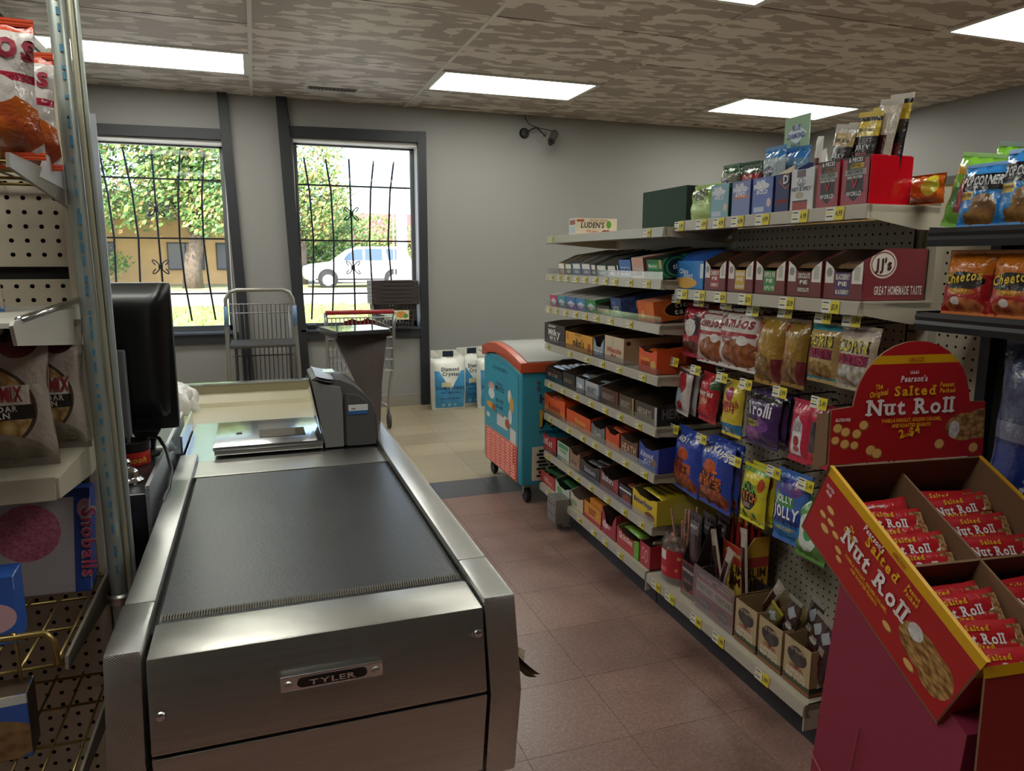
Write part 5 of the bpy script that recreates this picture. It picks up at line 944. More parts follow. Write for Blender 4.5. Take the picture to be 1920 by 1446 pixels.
# ------------------------------------------------------------------ bags on the pegs
def hang(label, u, z, w_, h_, th, base, shp, txt, seal=None, v=.125, n=1, tilt=0, rzj=0, more=None):
    for k in range(n):
        o = bag('hanging_bag', label if k == 0 else (more or label+', behind')+('' if k < 2 else ', last'), 'bag', w_, h_, th, G(u+.004*k, v+k*.032, z), GR+rzj, base, shp, txt if k == 0 else (), seal, tilt, True, 'bags on the pegboard', lean=-.06)
FD = ('b0622c', '6a3018', 9)
hang('narrow red and black snack mix bag, farthest in the top peg row', .815, 1.143, .145, .19, .05, 'a02838', [('r', .2, .42, .85, .82, '2a2024'), ('e', .5, .55, .25, .16, 'd0ccc8'), ('e', .5, .2, .4, .12, '7a3a34', '3a1c1c', 8), ('r', 0, .9, 1, 1, '8a2434')], [('Hot', .5, .72, .02, 'd84048', wd(.06)), ('SNACK', .5, .60, .016, 'e0dcd8', wd(.07)), ('MIX', .5, .50, .014, 'e0dcd8', wd(.04))])
CB = [('r', 0, .92, 1, 1, '8f4034'), ('r', 0, 0, 1, .06, 'a0202c'), ('r', 0, .55, 1, .62, 'a03038'), ('e', .65, .28, .42, .24, *FD), ('e', .75, .5, .13, .08, 'd0c8c4')]
hang('white and red pretzel snack bag, left of the pair on the top peg row', .70, 1.125, .17, .18, .055, 'c8c0bc', CB, [('Combos', .5, .70, .030, '8a1c2c', wd(.145, shear=.15))])
hang('white and red pizza snack bag, right of the pair on the top peg row', .555, 1.140, .20, .195, .06, 'ccc4c0', CB, [('Combos', .5, .70, .034, '8a1c2c', wd(.18, shear=.15)), ('Pepperoni', .32, .50, .014, 'a03038', wd(.075)), ('Pizza', .32, .42, .014, 'a03038', wd(.045))], n=2, more='white and red pizza snack bag hidden behind another')
TRL = [('e', .45, .22, .42, .22, '9a7038', '5a3818', 8), ('r', .0, .45, .3, .9, '8a2a34'), ('r', .8, 0, 1, .4, '6a2028'), ('e', .5, .62, .25, .14, 'a07c34')]
hang('golden brown trail mix bag, left of two on the top peg row', .395, 1.128, .125, .205, .06, 'a07c30', TRL, [('TRAIL', .2, .60, .014, 'd8d0c8', dict(rot=1.2))])
hang('golden brown trail mix bag, thinner and right of the first', .285, 1.128, .10, .195, .05, '8a6a28', TRL, [])
CN = [('r', 0, .86, 1, 1, '3a8a98'), ('e', .5, .2, .4, .16, 'a88040', '6a4a20', 9), ('r', .1, .40, .9, .56, '6a2440'), ('r', 0, 0, 1, .1, '3a8a98')]
hang('teal and brown corn kernel bag on the top peg row', .17, 1.130, .115, .165, .05, 'a88a58', CN, [('CORN', .5, .60, .028, '20180c', wd(.09)), ('CORN', .49, .61, .027, 'd8c83c', wd(.088)), ('NUTS', .5, .43, .022, '9a2048', wd(.08))])
hang('clear fronted corn kernel bag, nearest on the top peg row', .052, 1.128, .13, .165, .055, 'b0a08c', [('r', 0, .84, 1, 1, '9a8a84'), ('e', .5, .25, .42, .22, 'c8c8d0', '8a7a58', 9), ('r', .1, .40, .9, .56, '7a2040')], [('CORN', .5, .60, .030, '20180c', wd(.105)), ('CORN', .49, .61, .029, 'd8c83c', wd(.103)), ('NUTS', .5, .43, .022, '9a2048', wd(.09))])
hang('slim white pouch with red berries, farthest in the middle peg row', .865, .905, .095, .17, .03, 'c4bcb8', [('e', .45, .68, .34, .22, 'a0202c'), ('e', .5, .2, .2, .1, 'b03a40'), ('e', .3, .42, .25, .14, 'a8c4d8'), ('r', 0, .9, 1, 1, '5a4a40')], [('FRUIT', .5, .08, .010, '5a3a38', wd(.04))], n=2, tilt=.08, more='slim white berry pouch hidden behind the first')
hang('red cherry candy bag in the middle peg row', .70, .912, .105, .17, .05, 'b02430', [('e', .4, .45, .3, .1, 'c8a878', 'b02430', 7), ('r', .7, .7, 1, .95, '3a5a40'), ('e', .5, .2, .35, .16, 'c02a34')], [('Cherries', .5, .55, .020, 'e0d4c8', wd(.085))], tilt=.05)
hang('yellow candy bag with a blue bottom in the middle peg row', .563, .910, .105, .185, .05, 'd0b83c', [('r', 0, 0, 1, .24, '2f7ab0'), ('e', .5, .75, .2, .12, 'a02c58')], [('Swedish', .5, .54, .022, 'a02040', wd(.09)), ('FISH', .5, .44, .020, 'a02040', wd(.06)), ('eggs', .4, .10, .016, 'd0dce4', wd(.045))])
hang('dark purple gummy bag with white bubble lettering in the middle peg row', .41, .895, .155, .165, .05, '43285c', [('r', 0, .85, 1, 1, '1c1a20'), ('e', .3, .2, .26, .16, '8a4a88'), ('e', .62, .4, .2, .12, '6a3a80'), ('r', 0, 0, 1, .08, '17151c'), ('e', .3, .42, .25, .06, 'b0a040')], [('Trolli', .5, .58, .036, 'e4e0e8', wd(.115)), ('crawlers', .32, .40, .012, '2a2430', wd(.06))], n=3, more='dark purple gummy bag behind the front one')
hang('pink red slim licorice bag with a white window in the middle peg row', .24, .905, .085, .18, .03, 'bc2a48', [('r', .22, .12, .72, .62, 'd0ccd0'), ('d', .47, .62, .25, .12, 'd0ccd0'), ('e', .47, .34, .16, .08, '9a2c30'), ('e', .5, .22, .14, .05, 'b04a44')], [('FILLED', .47, .60, .010, '8a8488', wd(.035)), ('LICK', .47, .50, .016, '8a8488', wd(.038))])
hang('second pink red licorice bag half hidden beside the candy display', .165, .907, .085, .175, .03, 'b82844', [('r', .15, .2, .5, .7, '3a2830'), ('r', .5, .15, .62, .5, '8a8088')], [])
AN = [('r', 0, 0, 1, .05, '2a2a60'), ('e', .5, .16, .48, .2, 'b0582c', '7a3018', 11), ('e', .5, .62, .2, .11, 'b8522c'), ('r', .18, .34, .85, .5, 'b8582c'), ('r', .1, .92, .9, 1, '2c4a9c')]
hang('royal blue corn snack bag, left of the pair in the bottom peg row', .81, .690, .17, .235, .065, '2f48a8', AN, [('ANDY', .4, .80, .018, 'dcd8cc', wd(.07)), ('HOT', .4, .44, .026, '5a1c10', wd(.07)), ('FRIES', .45, .34, .026, '5a1c10', wd(.10))], tilt=.06)
hang('royal blue corn snack bag, front and right of the pair in the bottom peg row', .635, .692, .185, .235, .07, '2a44a4', AN, [('ANDY', .36, .81, .020, 'e4e0d4', wd(.07, rot=.25)), ("CAPP'S", .70, .81, .020, 'e4e0d4', wd(.085, rot=-.3)), ('HOT', .5, .445, .030, '1a0a06', wd(.10)), ('HOT', .49, .45, .029, 'd8702c', wd(.098)), ('FRIES', .52, .325, .030, '1a0a06', wd(.14)), ('FRIES', .51, .33, .029, 'd8702c', wd(.138))], n=2, more='royal blue corn snack bag behind the front one')
hang('yellow and green sour candy bag in the bottom peg row', .43, .660, .125, .185, .045, 'd2c42c', [('r', 0, .88, 1, 1, '6a9a34'), ('r', 0, 0, 1, .08, '6a9a34'), ('e', .45, .48, .34, .24, '1e2416'), ('e', .85, .72, .1, .12, 'b84a30'), ('e', .3, .16, .08, .07, '4a8a30'), ('e', .7, .16, .08, .07, '3a7a40')], [('SOUR', .45, .56, .026, '7ab04c', wd(.085)), ('PATCH', .45, .40, .026, 'd07a34', wd(.085)), ('KIDS', .45, .30, .012, 'd8a8a0', wd(.035))], n=2, more='yellow and green sour candy bag behind the front one')
hang('bright blue hard candy bag nearest in the bottom peg row', .26, .690, .15, .215, .05, '3f6ab4', [('r', 0, .0, 1, .36, '2f80c4'), ('r', .15, .52, .72, .70, '4a8a48'), ('e', .5, .78, .4, .12, '8a3048', '2f4a9c', 6), ('r', .1, .30, .9, .48, '28408c')], [('JOLLY', .45, .575, .020, 'e4ecf0', wd(.075)), ('JOLLY', .5, .37, .032, 'f0f0f4', wd(.11)), ('RANCHER', .5, .27, .020, '1c2a5c', wd(.11)), ('HARD CANDY', .5, .2, .010, 'd8c040', wd(.075))], tilt=-.05)
hang('green and white candy bag mostly behind the red display', .165, .640, .12, .18, .045, '5a8a40', [('e', .5, .45, .35, .3, 'd0d8d0'), ('e', .55, .45, .15, .12, '3a9a58')], [])
# ------------------------------------------------------------------ bottom deck of the near section
z = SZ[7]
t = thing('candy_jar', 'clear plastic jar of wrapped white and red puffs with a red label', 'jar', G(.79, .085, z+.001), GR); film = clear('jar_plastic', 'f2f2f4', .86, .06)
MB().lathe([(.060, 0), (.068, .012), (.068, .155), (.060, .172), (.060, .19), (.057, .19), (.057, .172), (.065, .153), (.065, .012), (0, .006)], 28).build('jar_body', film, t, smooth=.7)
MB().grid(lambda u, v: (.0688*math.sin(-.5+u*2.4), -.0688*math.cos(-.5+u*2.4), .03+.10*v), 20, 6).build('label', pmat('jar_label', 'a8202c', [('r', .05, .6, .28, .95, 'd0ccc8'), ('e', .6, .75, .05, .07, 'c08a50'), ('e', .75, .3, .05, .07, 'c08a50'), ('e', .55, .3, .04, .06, 'c08a50'), ('r', .06, .15, .3, .3, 'c86068')], .35), t)
rr = random.Random(4); pf = mat('puff', 'c8a890', .4, var=.6, vscale=60, var2='9a4a44')
for i in range(34):
    a = rr.uniform(0, 6.28); r = rr.uniform(.02, .048); x, y = r*math.cos(a), r*math.sin(a)
    x0, y0, z0 = G(.79, .085, z+.02+.15*(i/34)); p = thing('candy_puff', 'wrapped peppermint puff inside the clear jar', 'candy', (x0+x, y0+y, z0), rr.uniform(0, 6), 'peppermint puffs in the jar')
    MB().lathe([(0, -.010), (.011, -.008), (.014, 0), (.011, .008), (0, .010)], 8).build('puff', pf, p, smooth=True)
for i in range(7):
    a = rr.uniform(-.4, .4); x0, y0, z0 = G(.76+rr.uniform(-.035, .035), .10+rr.uniform(-.03, .03), z+.05)
    p = thing('candy_stick', 'thin twisted candy stick poking out of the jar', 'candy stick', (x0, y0, z0), 0, 'candy sticks in the jar'); MB().tube([(0, 0, 0), (rr.uniform(-.03, .03), rr.uniform(-.03, .03), .215+rr.uniform(-.03, .03))], .0038, 6).build('stick', pf, p)
carton('jerky_carton', 'tall black and red jerky carton beside the clear jar', 'snack box', .70, .612, z, .27, hf=.125, d=.15, v=.035, cf='7a2028', cs='1c1618', ci='2a2022', shp=[('r', .1, .5, .9, .95, '2a2226'), ('d', .5, .35, .4, .22, '1c181a'), ('r', .05, 0, .95, .16, '7a6a60')], txt=[('PEPPERED', 0, .72, .010, 'c8c0bc', wd(.07)), ('JACK', 0, .42, .012, '9a8a80', wd(.04))])
for i in range(3): bag('jerky_pouch', ('tall black jerky pouch in the black carton, front one', 'tall black jerky pouch, second in the black carton', 'tall black jerky pouch at the back of the black carton')[i], 'jerky', .075, .30, .018, G(.66-.01*i, .06+.04*i, z+.004), GR, '211a1e', [('r', .15, .75, .85, .9, '5a5054'), ('e', .5, .5, .3, .2, '5a2c34', '2a1418', 9)], [('BEEF', .5, .82, .010, 'c0b8b8', wd(.04))], seal='3a2c2e', tilt=.04*i, group='tall jerky pouches')
t = carton('jerky_carton', 'clear fronted red teriyaki jerky tray on the bottom deck', 'snack box', .60, .378, z, .135, hf=.13, d=.14, v=.03, cf='8e2630', cs='6a5238', ci='2a1c1c', shp=[('r', .03, .48, .97, .78, 'c4b49a'), ('r', .03, .86, .97, .96, '2c1c20'), ('e', .28, .25, .16, .16, '3a1c20'), ('e', .74, .25, .16, .16, '3a1c20')], sshp=[('r', .1, .7, .9, .92, 'a8883c'), ('r', .1, .3, .9, .6, '8a6a40')], txt=[('TERIYAKI', -.24, .57, .018, '3a2018', wd(.09)), ('TERIYAKI', .25, .57, .018, '3a2018', wd(.09)), ('TENDER BITES', -.24, .89, .008, 'c8b8a8', wd(.08)), ('TENDER BITES', .25, .89, .008, 'c8b8a8', wd(.08)), ('WORLD', -.23, .22, .010, 'a89088', wd(.05)), ('WORLD', .24, .22, .010, 'a89088', wd(.05))])
MB().box(-.115, -.006, 0, .115, -.003, .15).build('clear_front', film, t)
for i, (du, dv, tl, h) in enumerate(((.02, .06, .35, .27), (-.05, .09, -.12, .30), (-.085, .10, .55, .22), (.06, .05, .3, .24))):
    x, y, zz = G(.49+du, .03+dv, z+.01); nm = ('dark meat stick leaning in the teriyaki tray', 'upright dark meat stick packet in the teriyaki tray', 'dark meat stick leaning far to the right in the teriyaki tray', 'short dark meat stick at the left of the teriyaki tray')[i]
    bag('meat_stick', nm, 'meat stick', .035, h, .014, (x, y, zz), GR, 'a89c90', [('r', .2, .06, .8, .80, '3a1a1c')], [], tilt=tl*(1 if i != 0 else -1), group='meat sticks in the teriyaki tray')
carton('jerky_carton', 'yellow and red meat stick carton standing behind the teriyaki tray', 'snack box', .60, .47, z, .27, hf=.225, d=.09, v=.13, cf='c8a238', cs='c0962c', ci='6a5030', shp=[('r', 0, .72, 1, 1, 'a83028'), ('r', .0, .3, .25, .72, '9a2a24'), ('e', .6, .45, .3, .18, 'd8b84a')], sshp=[('r', 0, .62, 1, .75, 'a02c28')], txt=[('ORIGINAL', 0, .84, .014, 'e0d0a0', wd(.09)), ('SLIM', .1, .58, .030, '3a1410', wd(.085)), ('JIM', .1, .42, .030, '3a1410', wd(.065))], side=[('SLIM', .5, .5, .030, '3a1410', wd(.07)), ('JIM', .5, .35, .030, '3a1410', wd(.055))])
for i in range(9):
    x, y, zz = G(.588-.013*i, .155+.015*(i % 3), z+.10); p = thing('meat_stick', 'slim red and yellow meat stick packet in the yellow carton, %s from the left' % ORDN[i], 'meat stick', (x, y, zz), GR, 'slim meat sticks in the yellow carton')
    MB().box(-.006, -.004, 0, .006, .004, .20).box(-.007, -.002, .20, .007, .002, .245, 1).build('packet', [foil('slim_red', 'a02a28'), foil('slim_yellow', 'cc8a2c')], p, bevel=.001)
for i, (a, b) in enumerate(((.368, .257), (.252, .142), (.138, .026))):
    nm = ('farthest', 'middle', 'nearest')[i]
    carton('jerky_carton', 'kraft beef stick carton with a dark badge, %s of three on the deck' % nm, 'snack box', a, b, z+.001, .135, hf=.133, d=.15, v=.026, cf='b09c78', cs='9a7a5a', ci='8a7250', group='kraft beef stick cartons', shp=[('r', 0, 0, 1, .08, '8a5430'), ('r', 0, .08, 1, .2, '39402a'), ('e', .5, .70, .36, .20, '38302e'), ('d', .5, .6, .2, .2, '4a4240')], sshp=[('r', 0, 0, 1, .08, '7a4628'), ('r', 0, .08, 1, .2, '2c2c22'), ('e', .5, .72, .36, .18, '3a2e2c')],
           txt=[('OLD TRAPPER', 0, .78, .010, 'b8a890', wd(.068, arc=-6)), ('ORIGINAL', 0, .42, .010, '9a3a34', wd(.055)), ('KIPPERED', 0, .30, .011, 'd8d0c0', wd(.075)), ('BEEF STEAK', 0, .19, .011, 'd8d0c0', wd(.08))], side=[('OLD TRAPPER', .5, .78, .011, 'b8a890', wd(.085)), ('ORIGINAL', .5, .42, .011, '9a3a34', wd(.06)), ('KIPPERED', .5, .30, .012, 'd8d0c0', wd(.08)), ('BEEF STEAK', .5, .19, .012, 'd8d0c0', wd(.1))] if i == 2 else ())
for i, (u, v, h, tl, c) in enumerate(((.30, .07, .17, .45, '6a6030'), (.265, .10, .18, .5, '4a4434'), (.185, .07, .215, .15, '3a2c28'), (.155, .11, .225, .2, '3a2c28'), (.125, .09, .21, .3, '42302a'), (.060, .06, .22, .28, '3a2028'), (.035, .09, .225, .22, '34202a'))):
    nm = ['yellow edged beef stick packet in the farthest kraft carton', 'second packet leaning in the farthest kraft carton', 'silver tipped beef stick packet, left in the middle kraft carton', 'silver tipped beef stick packet, back of the middle kraft carton', 'silver tipped beef stick packet, right in the middle kraft carton', 'dark twin beef stick packet in the nearest kraft carton', 'dark beef stick packet at the back of the nearest kraft carton'][i]
    bag('beef_stick', nm, 'meat stick', .055, h, .02, G(u, v, z+.01), GR, c, [('r', .25, .1, .75, .5, '4a1c1e'), ('d', .5, .80, .35, .1, '9aa0a8'), ('r', .1, .0, .9, .06, 'a8a49c'), ('r', .3, .55, .7, .66, '9a8a80')], [('BEEF', .5, .58, .008, 'd0ccc8', wd(.03))] if i < 5 else [], seal='8a8880' if i > 1 else 'a09430', tilt=tl, group='beef stick packets in the kraft cartons', rough=.15)
# power box at the foot of the far section
t = thing('outlet_box', 'grey steel floor outlet box at the foot of the shelving', 'outlet box', G(1.72, -.045, 0), -GA); galv = mat('galvanised', '8c8a84', .45, .5)
MB().box(-.02, -.05, .045, .055, .06, .165).build('box', galv, t, bevel=.004); MB().tube([(.02, .01, 0), (.02, .01, .05)], .016, 10).build('conduit', galv, t)
for k in range(6): MB().lathe([(0, -.0215), (.004, -.021), (.004, -.019)], 8, (0, -.03+.03*(k % 3), .085+.05*(k//3)), ax=0).build('screw', mat('hole_dark'), t)
# ------------------------------------------------------------------ nut roll floor display, front right
YW, TL = -.112, .465
r_ = Vector((math.cos(YW), math.sin(YW), 0)); b_ = Vector((-math.sin(YW), math.cos(YW), 0)); d_ = b_*math.cos(TL)+Vector((0, 0, math.sin(TL))); n_ = r_.cross(d_)
A_ = Vector((1.066, 1.124, .886)); NW, NL, NH = .36, .444, .171
def TT(a, b, c): return A_+r_*a-d_*b-n_*c          # across, down the slope from the back, down from the rim
t = thing('candy_display', 'red and yellow cardboard floor display tray on a crimson base', 'display stand', (1.21, .98, 0))
nr, ny, ncard = 'a2181d', 'c8960f', mat('display_card', '70533a', .75)
def PN(x, y, s=1): return ('e', x, y, .034*s, .047*s, '8a5c28'), ('e', x-.002, y+.004, .029*s, .039*s, 'd4a660')
def flat(q): return [b for a in q for b in (a if isinstance(a[0], tuple) else (a,))]
def panel(q, m, name, th=.004, inner=ncard, uv=None):
    """flat board through four or more points, th thick towards the inside"""
    mb = MB(); n = (q[1]-q[0]).cross(q[-1]-q[0]).normalized()*th; k = len(q); i = len(mb.v)
    mb.v += [tuple(p) for p in q]+[tuple(p-n) for p in q]
    U = uv or [(0, 0), (1, 0), (1, 1), (0, 1)]
    mb.f.append(tuple(range(k))); mb.m.append(0); mb.u.append(U)
    mb.f.append(tuple(range(2*k-1, k-1, -1))); mb.m.append(1); mb.u.append(U[::-1])
    for j in range(k): a, b = j, (j+1) % k; mb.f.append((a, k+a, k+b, b)); mb.m.append(1); mb.u.append([(0, 0)]*4)
    return wpart(mb, name, [m, inner], t)
sidep = pmat('nut_side', nr, flat([('r', 0, .88, 1, 1, ny), PN(.13, .30, 1.0), PN(.085, .42, .8), PN(.145, .44, .8), PN(.20, .38, .8), PN(.115, .56, .9), PN(.25, .27, .8), PN(.275, .19, .7), PN(.63, .20, .9), PN(.79, .13, 1), ('e', .80, .40, .13, .20, 'c49a5c', '6a4418', 26), ('e', .89, .36, .09, .22, 'c49a5c', '6a4418', 26), ('e', .74, .50, .04, .09, 'd8d4d4', 'b0a8a8', 30)]), .35, .1)
panel([TT(0, 0, NH), TT(0, NL, NH), TT(0, NL, 0), TT(0, 0, 0)], sidep, 'side_panel')
panel([TT(NW, NL, NH), TT(NW, 0, NH), TT(NW, 0, 0), TT(NW, NL, 0)], sidep, 'side_panel')
panel([TT(0, NL, NH), TT(NW, NL, NH), TT(NW, NL, .022), TT(0, NL, .022)], pmat('nut_front', nr, [('r', 0, .86, 1, 1, ny)], .35, .1), 'front_panel')
panel([TT(NW, 0, NH), TT(0, 0, NH), TT(0, 0, 0), TT(NW, 0, 0)], pmat('nut_back', nr, [], .4), 'back_panel')
panel([TT(0, NL, NH), TT(0, 0, NH), TT(NW, 0, NH), TT(NW, NL, NH)][::-1], ncard, 'tray_floor')
for a0, b0, a1, b1 in ((NW/2, 0, NW/2, NL), (0, .235, NW, .235)):
    mb = MB(); e = .0025; q = [TT(a0, b0, .030), TT(a1, b1, .030), TT(a1, b1, NH-.005), TT(a0, b0, NH-.005)]; o_ = (r_ if a0 == a1 else d_)*e
    for s in (1, -1): mb.quad(*[p+o_*s for p in (q if s > 0 else q[::-1])])
    mb.quad(q[0]+o_, q[0]-o_, q[1]-o_, q[1]+o_); wpart(mb, 'divider', ncard, t)
rims = MB()
for a in (0, NW): rims.prism([(0, 0), (.007, 0), (.007, .0015), (0, .0015)], 0, 0, .001)
# rim strip yellow along both sides and the front
ym = mat('display_yellow', ny, .4)
for a in (-.001, NW-.006): mb = MB(); mb.quad(TT(a, .0, -.0008), TT(a, NL, -.0008), TT(a+.008, NL, -.0008), TT(a+.008, 0, -.0008)); mb.quad(TT(a, 0, .002), TT(a, NL, .002), TT(a, NL, -.0008), TT(a, 0, -.0008)); wpart(mb, 'rim', ym, t)
# header card
hz = Vector((0, 0, 1)); H0 = TT(0, 0, -.002)
def HP(x, z, y=0): return H0+r_*x+hz*z+b_*(y+.02*z)
hp = [(-.004, 0), (.364, 0), (.358, .115), (.318, .117)]+[(.180+.136*math.cos(a), .117+.128*math.sin(a)) for a in [k*PI/16 for k in range(1, 16)]]+[(.042, .117), (-.006, .112)]
hm = pmat('nut_header', nr, flat([('r', 0, .815, 1, .885, ny), PN(.045, .30, .9), PN(.095, .265, .9), PN(.165, .245, .9), PN(.095, .165, .9), PN(.035, .20, .8), PN(.205, .315, .9), PN(.155, .15, .8), PN(.26, .10), PN(.30, .07), PN(.70, .12), PN(.93, .07), ('e', .86, .26, .13, .12, 'c49a5c', '6a4418', 26), ('e', .96, .28, .10, .13, 'c49a5c', '6a4418', 26), ('e', .79, .24, .035, .075, 'd4d2d4', 'a8a4a8', 30)]), .35, .1)
xs = [p[0] for p in hp]; x0h, x1h = min(xs), max(xs)
panel([HP(*p) for p in hp], hm, 'header_card', .004, ncard, [((p[0]-x0h)/(x1h-x0h), p[1]/.245) for p in hp])
panel([HP(-.006, .0, .004), HP(-.006, .105, .004), HP(-.010, .098, .035), HP(-.014, -.02, .035)][::-1], ncard, 'header_wing')
def hw(x, z): return lambda a, c: HP(x+a, z+c, -.0015)
wn, yl = ink('dcd4d4'), ink('d8a81c')
for s, x, z, cap, m_, k in (('KING SIZE', .18, .2035, .008, ink('a03018'), wd(.035)), ("Pearson's", .178, .163, .012, wn, wd(.062, shear=.1)), ('Salted', .183, .135, .019, yl, wd(.098, serif=True)), ('Nut Roll', .177, .097, .031, wn, wd(.205, serif=True)), ('The', .098, .150, .010, yl, wd(.017, shear=.2, rot=.2)), ('Original', .098, .136, .011, yl, wd(.042, shear=.2, rot=.15)),
        ('Peanut', .258, .150, .009, yl, wd(.034, shear=.1)), ('Packed', .260, .138, .009, yl, wd(.036, shear=.1)), ('VANILLA NOUGAT, GOLDEN CARAMEL,', .18, .081, .0072, yl, wd(.142)), ('AND ROASTED PEANUTS', .18, .070, .0072, yl, wd(.092)), ('GLUTEN FREE', .020, .088, .006, wn, wd(.034)), ('2', .160, .048, .017, yl, dict(rot=.25)), ('FOR', .172, .050, .006, yl, dict(rot=.25)), ('$4', .190, .054, .016, yl, dict(rot=.25))):
    lettering(t, s, (lambda f: lambda a, c: f(a, c)-t.location)(hw(x, z)), cap, m_, **k)
for k in range(5): wpart(MB().poly([HP(.168+k*.004, .179, -.0015), HP(.171+k*.004, .179, -.0015), HP(.1695+(k-2)*.001+k*.004, .186, -.0015)]), 'crown_mark', wn, t)
def sw(b, c): o = TT(-.0012, b, c)-t.location; return plane(tuple(o), tuple(-d_), tuple(n_), .0008)
for s, b, c, cap, m_, k in (('Nut Roll', .205, .098, .035, wn, wd(.195, serif=True)), ('Salted', .205, .052, .020, yl, wd(.095, serif=True)), ("Pearson's", .170, .032, .012, wn, wd(.060, shear=.1)), ('The', .118, .062, .010, yl, wd(.016, shear=.2)), ('Original', .118, .076, .010, yl, wd(.036, shear=.2)), ('Peanut', .290, .036, .009, yl, wd(.034)), ('Packed', .290, .048, .009, yl, wd(.036)),
        ('VANILLA NOUGAT, GOLDEN CARAMEL,', .200, .116, .007, yl, wd(.135)), ('AND ROASTED PEANUTS', .200, .127, .007, yl, wd(.085)), ('GLUTEN', .028, .040, .007, wn, wd(.026)), ('FREE', .030, .052, .007, wn, wd(.018)), ('KING SIZE', .235, .014, .007, ink('a03018'), wd(.035))):
    lettering(t, s, sw(b, c), cap, m_, **k)
# base: crimson box under the tray, front skirt
def HB(a, y, z): p = A_+r_*a-b_*y; return Vector((p.x, p.y, z))
mb = MB(); cyl = math.cos(TL); yl_, zb, zf = NL*cyl, A_.z-.165, A_.z-.165-NL*math.sin(TL)
top4 = [HB(.008, .05, zb-.02), HB(.012, yl_-.03, zf+.02), HB(NW-.012, yl_-.03, zf+.02), HB(NW-.012, .05, zb-.02)]; bot4 = [HB(-.048, .05, 0), HB(-.035, yl_-.03, 0), HB(NW+.03, yl_-.03, 0), HB(NW+.03, .05, 0)]
for k in range(4): mb.quad(bot4[k], bot4[(k+1) % 4], top4[(k+1) % 4], top4[k])
mb.poly(top4[::-1]); wpart(mb, 'base', mat('base_crimson', '842840', .45, bump=.05, bscale=6), t)
for p0, p1 in (((-.031, .052, .30), (-.030, .36, .12)), ((-.012, .16, .42), (-.040, .14, .0))):
    a, b = HB(*p0), HB(*p1); wpart(MB().tube([a-r_*.004, b-r_*.006], .0018, 4), 'crease', mat('crease_pink', 'a04858', .5), t)
panel([HB(.004, yl_+.012, .02), HB(NW+.01, yl_+.012, .02), TT(NW, NL+.010, .026), TT(.004, NL+.010, .026)], mat('skirt_red', 'a81c20', .4), 'front_skirt', .004)
wpart(MB().quad(TT(.0, NL+.011, .026), TT(NW, NL+.011, .026), TT(NW, NL, .012), TT(0, NL, .012)), 'front_rim', ym, t)
# the bars
MR = Matrix((r_, d_, n_)).transposed()
nutm = pmat('nutbar', 'a81e26', [], .25, .3, .3, cscale=80)
def nutbar(i, label, a, b, c, ti, ro, flip=False, grp='nut roll bars in the tray'):
    R = (MR @ Matrix.Rotation(ti, 3, 'X') @ Matrix.Rotation(ro, 3, 'Z')).to_euler()
    tx = [('Nut Roll', -.012, -.016, .0165, 'dcd4d4', wd(.096, serif=True)), ('Salted', -.012, .0055, .009, 'd8a81c', wd(.046, serif=True))] if not flip else []
    o = bar('nut_bar', label, 'candy bar', 'nutbar', .168, .055, .024, nutm, TT(a, b, c), tuple(R), grp, tx, foil('nut_seal', '9a2028'))
    if not flip: MB().grid(lambda u, v: (.048+.028*u, -.016+.032*v, .0105+.001*math.sin(u*PI)), 2, 2).build('nut_picture', pmat('barnut', 'b89058', [('r', 0, 0, 1, 1, 'c4a070', '6a4020', 5), ('e', .25, .35, .2, .3, 'd8d4d4')], .3, .2), o)
    else: MB().box(-.05, -.016, .009, .02, .012, .0112).build('facts_label', pmat('facts', 'c8c4c0', [('r', .06, .15, .45, .85, '9a9694'), ('r', .52, .55, .94, .85, 'a8a4a2')], .4), o)
cnt = 0
ORD = ['topmost', 'second', 'third', 'fourth', 'fifth', 'sixth', 'seventh']
for comp, a, b0, n, cz in (('back left', .092, .065, 5, .078), ('back right', .268, .050, 6, .078), ('front left', .092, .278, 6, .078), ('front right', .268, .278, 6, .078)):
    for i in range(n):
        b = b0+i*(.165/n); fl = comp == 'back left' and i == 0
        nutbar(i, ('red candy bar lying face down, topmost in the back left compartment' if fl else 'red nut bar in the %s compartment of the display tray, %s down the row' % (comp, ORD[i])), a+random.uniform(-.004, .004), b, cz-.012*(i % 2)+.004*i*0, .45, random.uniform(-.09, .09), fl)
# ------------------------------------------------------------------ pegboard end unit on the left
brass = mat('brass_wire', '9a8450', .3, .8); shelfg = mat('bracket_grey', '8a8276', .4, .3); pale = mat('bracket_pale', 'b4b0a6', .45)
lt = thing('pegboard_unit', 'cream pegboard shelving unit at the left edge of the photo', 'shelving', (-.6, 1.55, 0)); YP = 1.58; XR = -.318
lp = lambda a, z, d: (a+.6, YP+d-1.55, z)
pm2 = mat('pegboard_left', 'b5ab98', .5)
peg(-.98, XR-.012, .10, 1.252, lp, lt, m=pm2, r=.0042); peg(-.98, XR-.012, 1.284, 1.64, lp, lt, m=pm2, r=.0042)
wpart(MB().box(-.98, YP+.004, 1.25, XR-.012, YP+.008, 1.286), 'slot', mat('hole_dark'), lt); wpart(MB().box(-.98, YP-.004, 1.275, XR-.012, YP+.003, 1.286), 'panel_lip', pm2, lt)
wpart(MB().box(XR-.012, YP-.006, .05, XR+.004, YP+.02, 1.66), 'upright', pm2, lt, bevel=.002)
wpart(MB().box(XR+.006, YP-.002, .05, XR+.014, YP+.02, 1.66), 'upright', pm2, lt)
wpart(MB().box(-.314, 1.605, .05, -.283, 1.645, 1.572), 'rear_upright', mat('upright_cream', 'b4a98c', .45), lt, bevel=.003)
